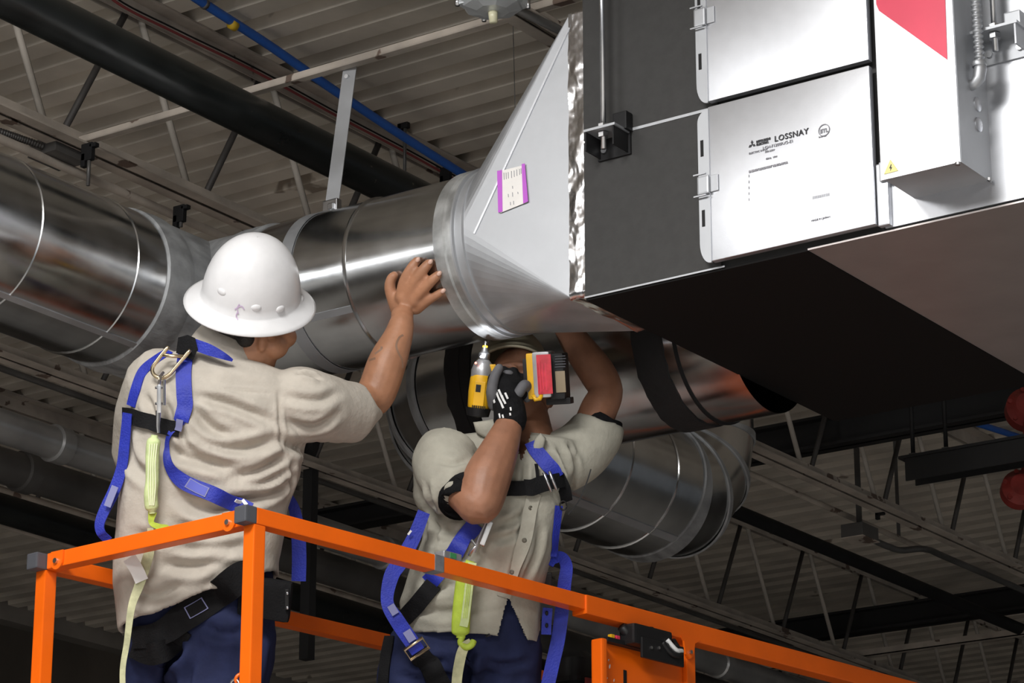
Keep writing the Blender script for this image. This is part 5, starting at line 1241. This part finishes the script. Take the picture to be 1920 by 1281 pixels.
# glove
gl = MB()
limb(gl, [(957, 788, 7.072, 0.0415), (955, 768, 7.085, 0.039), (950, 752, 7.10, 0.0375)])
gl.ellip(at(944, 736, 7.105), RT * 0.043, UP * 0.050, FW * 0.022)
gl.ellip(at(950, 722, 7.115), RT * 0.044, UP * 0.034, FW * 0.024)
for k, (px, py) in enumerate(((922, 712), (943, 704), (962, 706), (979, 718))):   # knuckles up, over the handle, curled down behind
    limb(gl, [(px + 2, py + 22, 7.112, 0.0145), (px, py, 7.118, 0.0140), (px + 1, py - 8, 7.150, 0.0128), (px + 3, py + 8, 7.188, 0.0115), (px + 4, py + 24, 7.180, 0.0105)], 6, 14)
glove = remesh(gl, 'glove', M_glove, man2, 0.0038, 4, lambda me: folds(me, [([(925, 745), (945, 752), (970, 742)], 0.003, 0.006), ([(930, 770), (950, 776), (976, 770)], 0.003, 0.005)], (0.0015, 30)))
gt = MB(); limb(gt, [(926, 760, 7.10, 0.0150), (922, 735, 7.085, 0.0140), (927, 708, 7.085, 0.0128), (936, 690, 7.09, 0.0112)], 6, 14); gth = remesh(gt, 'glove_thumb', M_gloverub, man2, 0.0035, 4)
gt = MB(); limb(gt, [(972, 738, 7.088, 0.0135), (983, 722, 7.090, 0.0130), (990, 728, 7.11, 0.0115), (988, 748, 7.115, 0.0105)], 6, 14); remesh(gt, 'glove_finger', M_gloverub, man2, 0.0035, 4)
TG = bvh(glove)
for a in ([(930, 733), (936, 748), (944, 766)], [(935, 731), (945, 752)], [(925, 745), (928, 756)], [(941, 742), (948, 758)], [(947, 737), (952, 748)]):
    ribbon('print', M_whiteprint, glove, a, 0.005, TG, 0.0012, 0.0006)
for a in ([(936, 776), (938, 784)], [(942, 778), (944, 784)], [(957, 764), (958, 770)], [(956, 774), (957, 780)]):
    ribbon('print', M_whiteprint, glove, a, 0.004, TG, 0.0012, 0.0006)
gt = MB(); gt.ellip(at(952, 700, 7.108), RT * 0.014, UP * 0.008, FW * 0.010); gt.build('knuckle_patch', M_gloverub, glove, True)
for a in (([(955, 806), (957, 790)],)): pass
# impact driver
dg = 7.135
dv = empty('impact_driver', at(908, 720, dg), 'yellow and black cordless impact driver with red-labelled battery pressed up under the duct collar', 'power tool')
A_, B_ = at(897, 768, dg), at(907, 676, dg); axd = (B_ - A_).normalized(); Ld = (B_ - A_).length
t = MB(); t.lathe(A_, axd, [(0.001, -0.004), (0.022, -0.004), (0.027, 0.006), (0.029, Ld * 0.35), (0.028, Ld * 0.62), (0.026, Ld * 0.70)], 28, sx=1.08, xs=FW); t.build('motor_housing', M_yellow, dv, True, 40)
t = MB(); t.lathe(A_, axd, [(0.0285, -0.004), (0.031, 0.004), (0.027, -0.016), (0.001, -0.020)], 28, sx=1.08, xs=FW); t.build('rear_cap', M_plastic, dv, True, 40)
t = MB(); t.lathe(A_, axd, [(0.0275, Ld * 0.66), (0.0275, Ld * 0.80), (0.022, Ld * 0.94), (0.013, Ld * 1.02), (0.001, Ld * 1.03)], 28); t.build('nose_cone', M_drillgrey, dv, True, 40)
t = MB(); t.lathe(A_, axd, [(0.011, Ld * 1.02), (0.014, Ld * 1.04), (0.014, Ld * 1.14), (0.009, Ld * 1.18), (0.006, Ld * 1.28)], 16)
for s_ in (-1, 1): t.ellip(A_ + axd * Ld * 1.10 + RT * s_ * 0.009, RT * 0.005, FW * 0.005, axd * 0.006, 10, 8)
t.build('chuck', M_silver, dv, True, 40)
t = MB(); t.lathe(A_, axd, [(0.0065, Ld * 1.22), (0.0065, Ld * 1.30)], 12, cap=True); t.build('bit_collar', M_yellow, dv)
tip = at(910, 641, 7.15); t = MB(); t.tube([A_ + axd * Ld * 1.28, A_ + axd * Ld * 1.36, tip], [0.0035, 0.003, 0.0022], 8); t.build('driver_bit', M_silver, dv, True)
sd_ = axd.cross(FW).normalized()
for o_ in (-3, -2, -1, 0, 1, 2, 3):
    p = A_ + axd * 0.006 - FW * 0.030 + sd_ * o_ * 0.005; t = MB(); t.box(p, sd_ * 0.0012, axd * 0.004, FW * 0.0015); t.build('vent_slot', M_plastic, dv)
t = MB(); t.box(at(899, 738, dg) - FW * 0.029, sd_ * 0.013, axd * 0.030, FW * 0.0025, 0.002); t.build('yellow_plate', M_yellow, dv)
t = MB(); t.box(at(897, 728, dg) - FW * 0.0318, sd_ * 0.006, axd * 0.009, FW * 0.0005); t.build('model_print', M_plastic, dv)
t = MB(); t.box(at(922, 700, dg + 0.01) - FW * 0.012, RT * 0.008, axd * 0.022, FW * 0.014, 0.003); t.build('yellow_plate', M_yellow, dv)
t = MB(); hd0, hd1 = at(910, 722, 7.152), at(995, 716, 7.160); t.tube([hd0, (hd0 + hd1) / 2, hd1], [0.021, 0.019, 0.022], 16); t.build('handle', M_plastic, dv, True)
# foot and battery: slabs stacked along the handle direction, faces towards the viewer
bx = (RT * 0.985 + UP * 0.06 - FW * 0.16).normalized(); by = (UP * 0.99 - RT * 0.06).normalized(); bz = bx.cross(by).normalized()
def slab(c, hx_, hy_, hz_, bv, nm, m, par=dv): t = MB(); t.box(c, bx * hx_, by * hy_, bz * hz_, bv); return t.build(nm, m, par, True, 40)
slab(at(993, 706, 7.150), 0.009, 0.044, 0.044, 0.005, 'foot_pad', M_plastic)
slab(at(1003, 705, 7.145), 0.013, 0.056, 0.046, 0.006, 'yellow_foot', M_yellow)
fb = slab(at(1021, 702, 7.135), 0.0215, 0.056, 0.050, 0.008, 'battery_frame', M_drillgrey)
rp = slab(at(1021, 702, 7.0835), 0.0180, 0.048, 0.0022, 0.002, 'red_label', M_redlabel)
for k in range(6): slab(at(1008 + k * 5.2, 706, 7.0810), 0.0007, 0.034 + 0.004 * math.sin(k * 2), 0.0005, 0, 'label_print', M_pink, rp)
bt = slab(at(1049, 705, 7.150), 0.018, 0.056, 0.048, 0.006, 'battery', M_plastic)
for k in range(5): slab(at(1050 + (k % 2), 668 + k * 5, 7.099), 0.013, 0.0012, 0.001, 0, 'battery_rib', M_cap, bt)
slab(at(1051, 716, 7.0985), 0.012, 0.026, 0.001, 0.001, 'battery_sticker', mat('tan_sticker', (0.28, 0.22, 0.14), 0.5), bt)
slab(at(1050, 752, 7.155), 0.030, 0.008, 0.03, 0.003, 'battery_latch', M_plastic)
t = MB(); t.tube([at(1000, 742, 7.09), at(1004, 750, 7.085), at(1012, 748, 7.085), at(1016, 740, 7.09)], 0.0055, 8); t.build('belt_hook', M_yellow, dv, True)
t = MB(); t.ellip(at(892, 681, 7.11), RT * 0.003, UP * 0.003, FW * 0.003, 8, 6); t.build('indicator', emit('red_indicator', (1, 0.12, 0.05), 3), dv)
# the driver's own work light
ld = at(903, 669, 7.10); t = MB(); t.ellip(ld, RT * 0.004, UP * 0.003, FW * 0.004, 10, 6); t.build('work_light', emit('white_led', (0.9, 0.93, 1.0), 12), dv)
sp_ = bpy.data.lights.new('driver_led', 'SPOT'); sp_.energy = 1.1; sp_.spot_size = math.radians(95); sp_.spot_blend = 0.6; sp_.shadow_soft_size = 0.006; sp_.color = (0.92, 0.95, 1.0)
so = bpy.data.objects.new('driver_led', sp_); COL.objects.link(so); so.location = ld + UP * 0.006 - FW * 0.004; so.rotation_euler = (at(912, 628, 7.19) - so.location).to_track_quat('-Z', 'Y').to_euler()
# lanyard of the second worker
d3 = min(sdep(T2, x, y, 0.03, 7.05) for x, y in ((890, 1036), (875, 1080), (866, 1150), (900, 1000), (864, 1194)))
l2 = empty('lanyard', at(880, 1050, d3), 'bright lime lanyard hanging in front of the driver-holding worker', 'lanyard', 'fall arrest lanyards')
t = MB(); t.tube([at(914, 975, d3), at(898, 1010, d3), at(889, 1036, d3)], 0.004, 8); t.box(at(912, 1000, d3 - 0.004), (UP * 0.93 + RT * 0.36) * 0.030, (RT * 0.93 - UP * 0.36) * 0.006, FW * 0.004, 0.002); t.tube([at(884, 1012, d3), at(893, 1024, d3), at(884, 1034, d3), at(880, 1042, d3 + 0.004)], 0.004, 8); t.ellip(at(905, 1020, d3), RT * 0.006, UP * 0.008, FW * 0.005, 10, 6); t.build('snap_hook', M_silver, l2, True, 40)
s2p = pack(l2, [(882, 1052), (873, 1085), (868, 1120), (864, 1165), (864, 1196)], 0.044, 0.026, M_limebright, 'shock_pack', d3)
ribbon('pale_fold', M_lime, s2p, [(886, 1055, d3 - 0.014), (881, 1085, d3 - 0.016), (877, 1120, d3 - 0.016), (872, 1160, d3 - 0.016), (869, 1175, d3 - 0.014)], 0.020, None, 0, 0.002)
for k in (-3, 0, 3): ribbon('fold_seam', M_limebright, s2p, [(885 + k, 1062, d3 - 0.0168), (880 + k, 1090, d3 - 0.018), (876 + k, 1125, d3 - 0.018), (872 + k, 1160, d3 - 0.017)], 0.0015, None, 0, 0.001)
t = MB(); t.tube(catmull([at(866, 1194, d3), at(864, 1206, d3), at(874, 1214, d3 - 0.006), at(884, 1210, d3 - 0.006), at(888, 1202, d3)], 6), 0.008, 10); t.build('knot', M_limebright, l2, True)
ribbon('webbing', M_limedirty, l2, [(884, 1204, d3 - 0.004), (870, 1215, d3 - 0.006), (862, 1240, d3 - 0.004), (856, 1285, d3), (856, 1360, d3 + 0.01), (870, 1460, d3 + 0.02)], [0.02, 0.024, 0.025, 0.024, 0.022, 0.02], None, 0, 0.003)
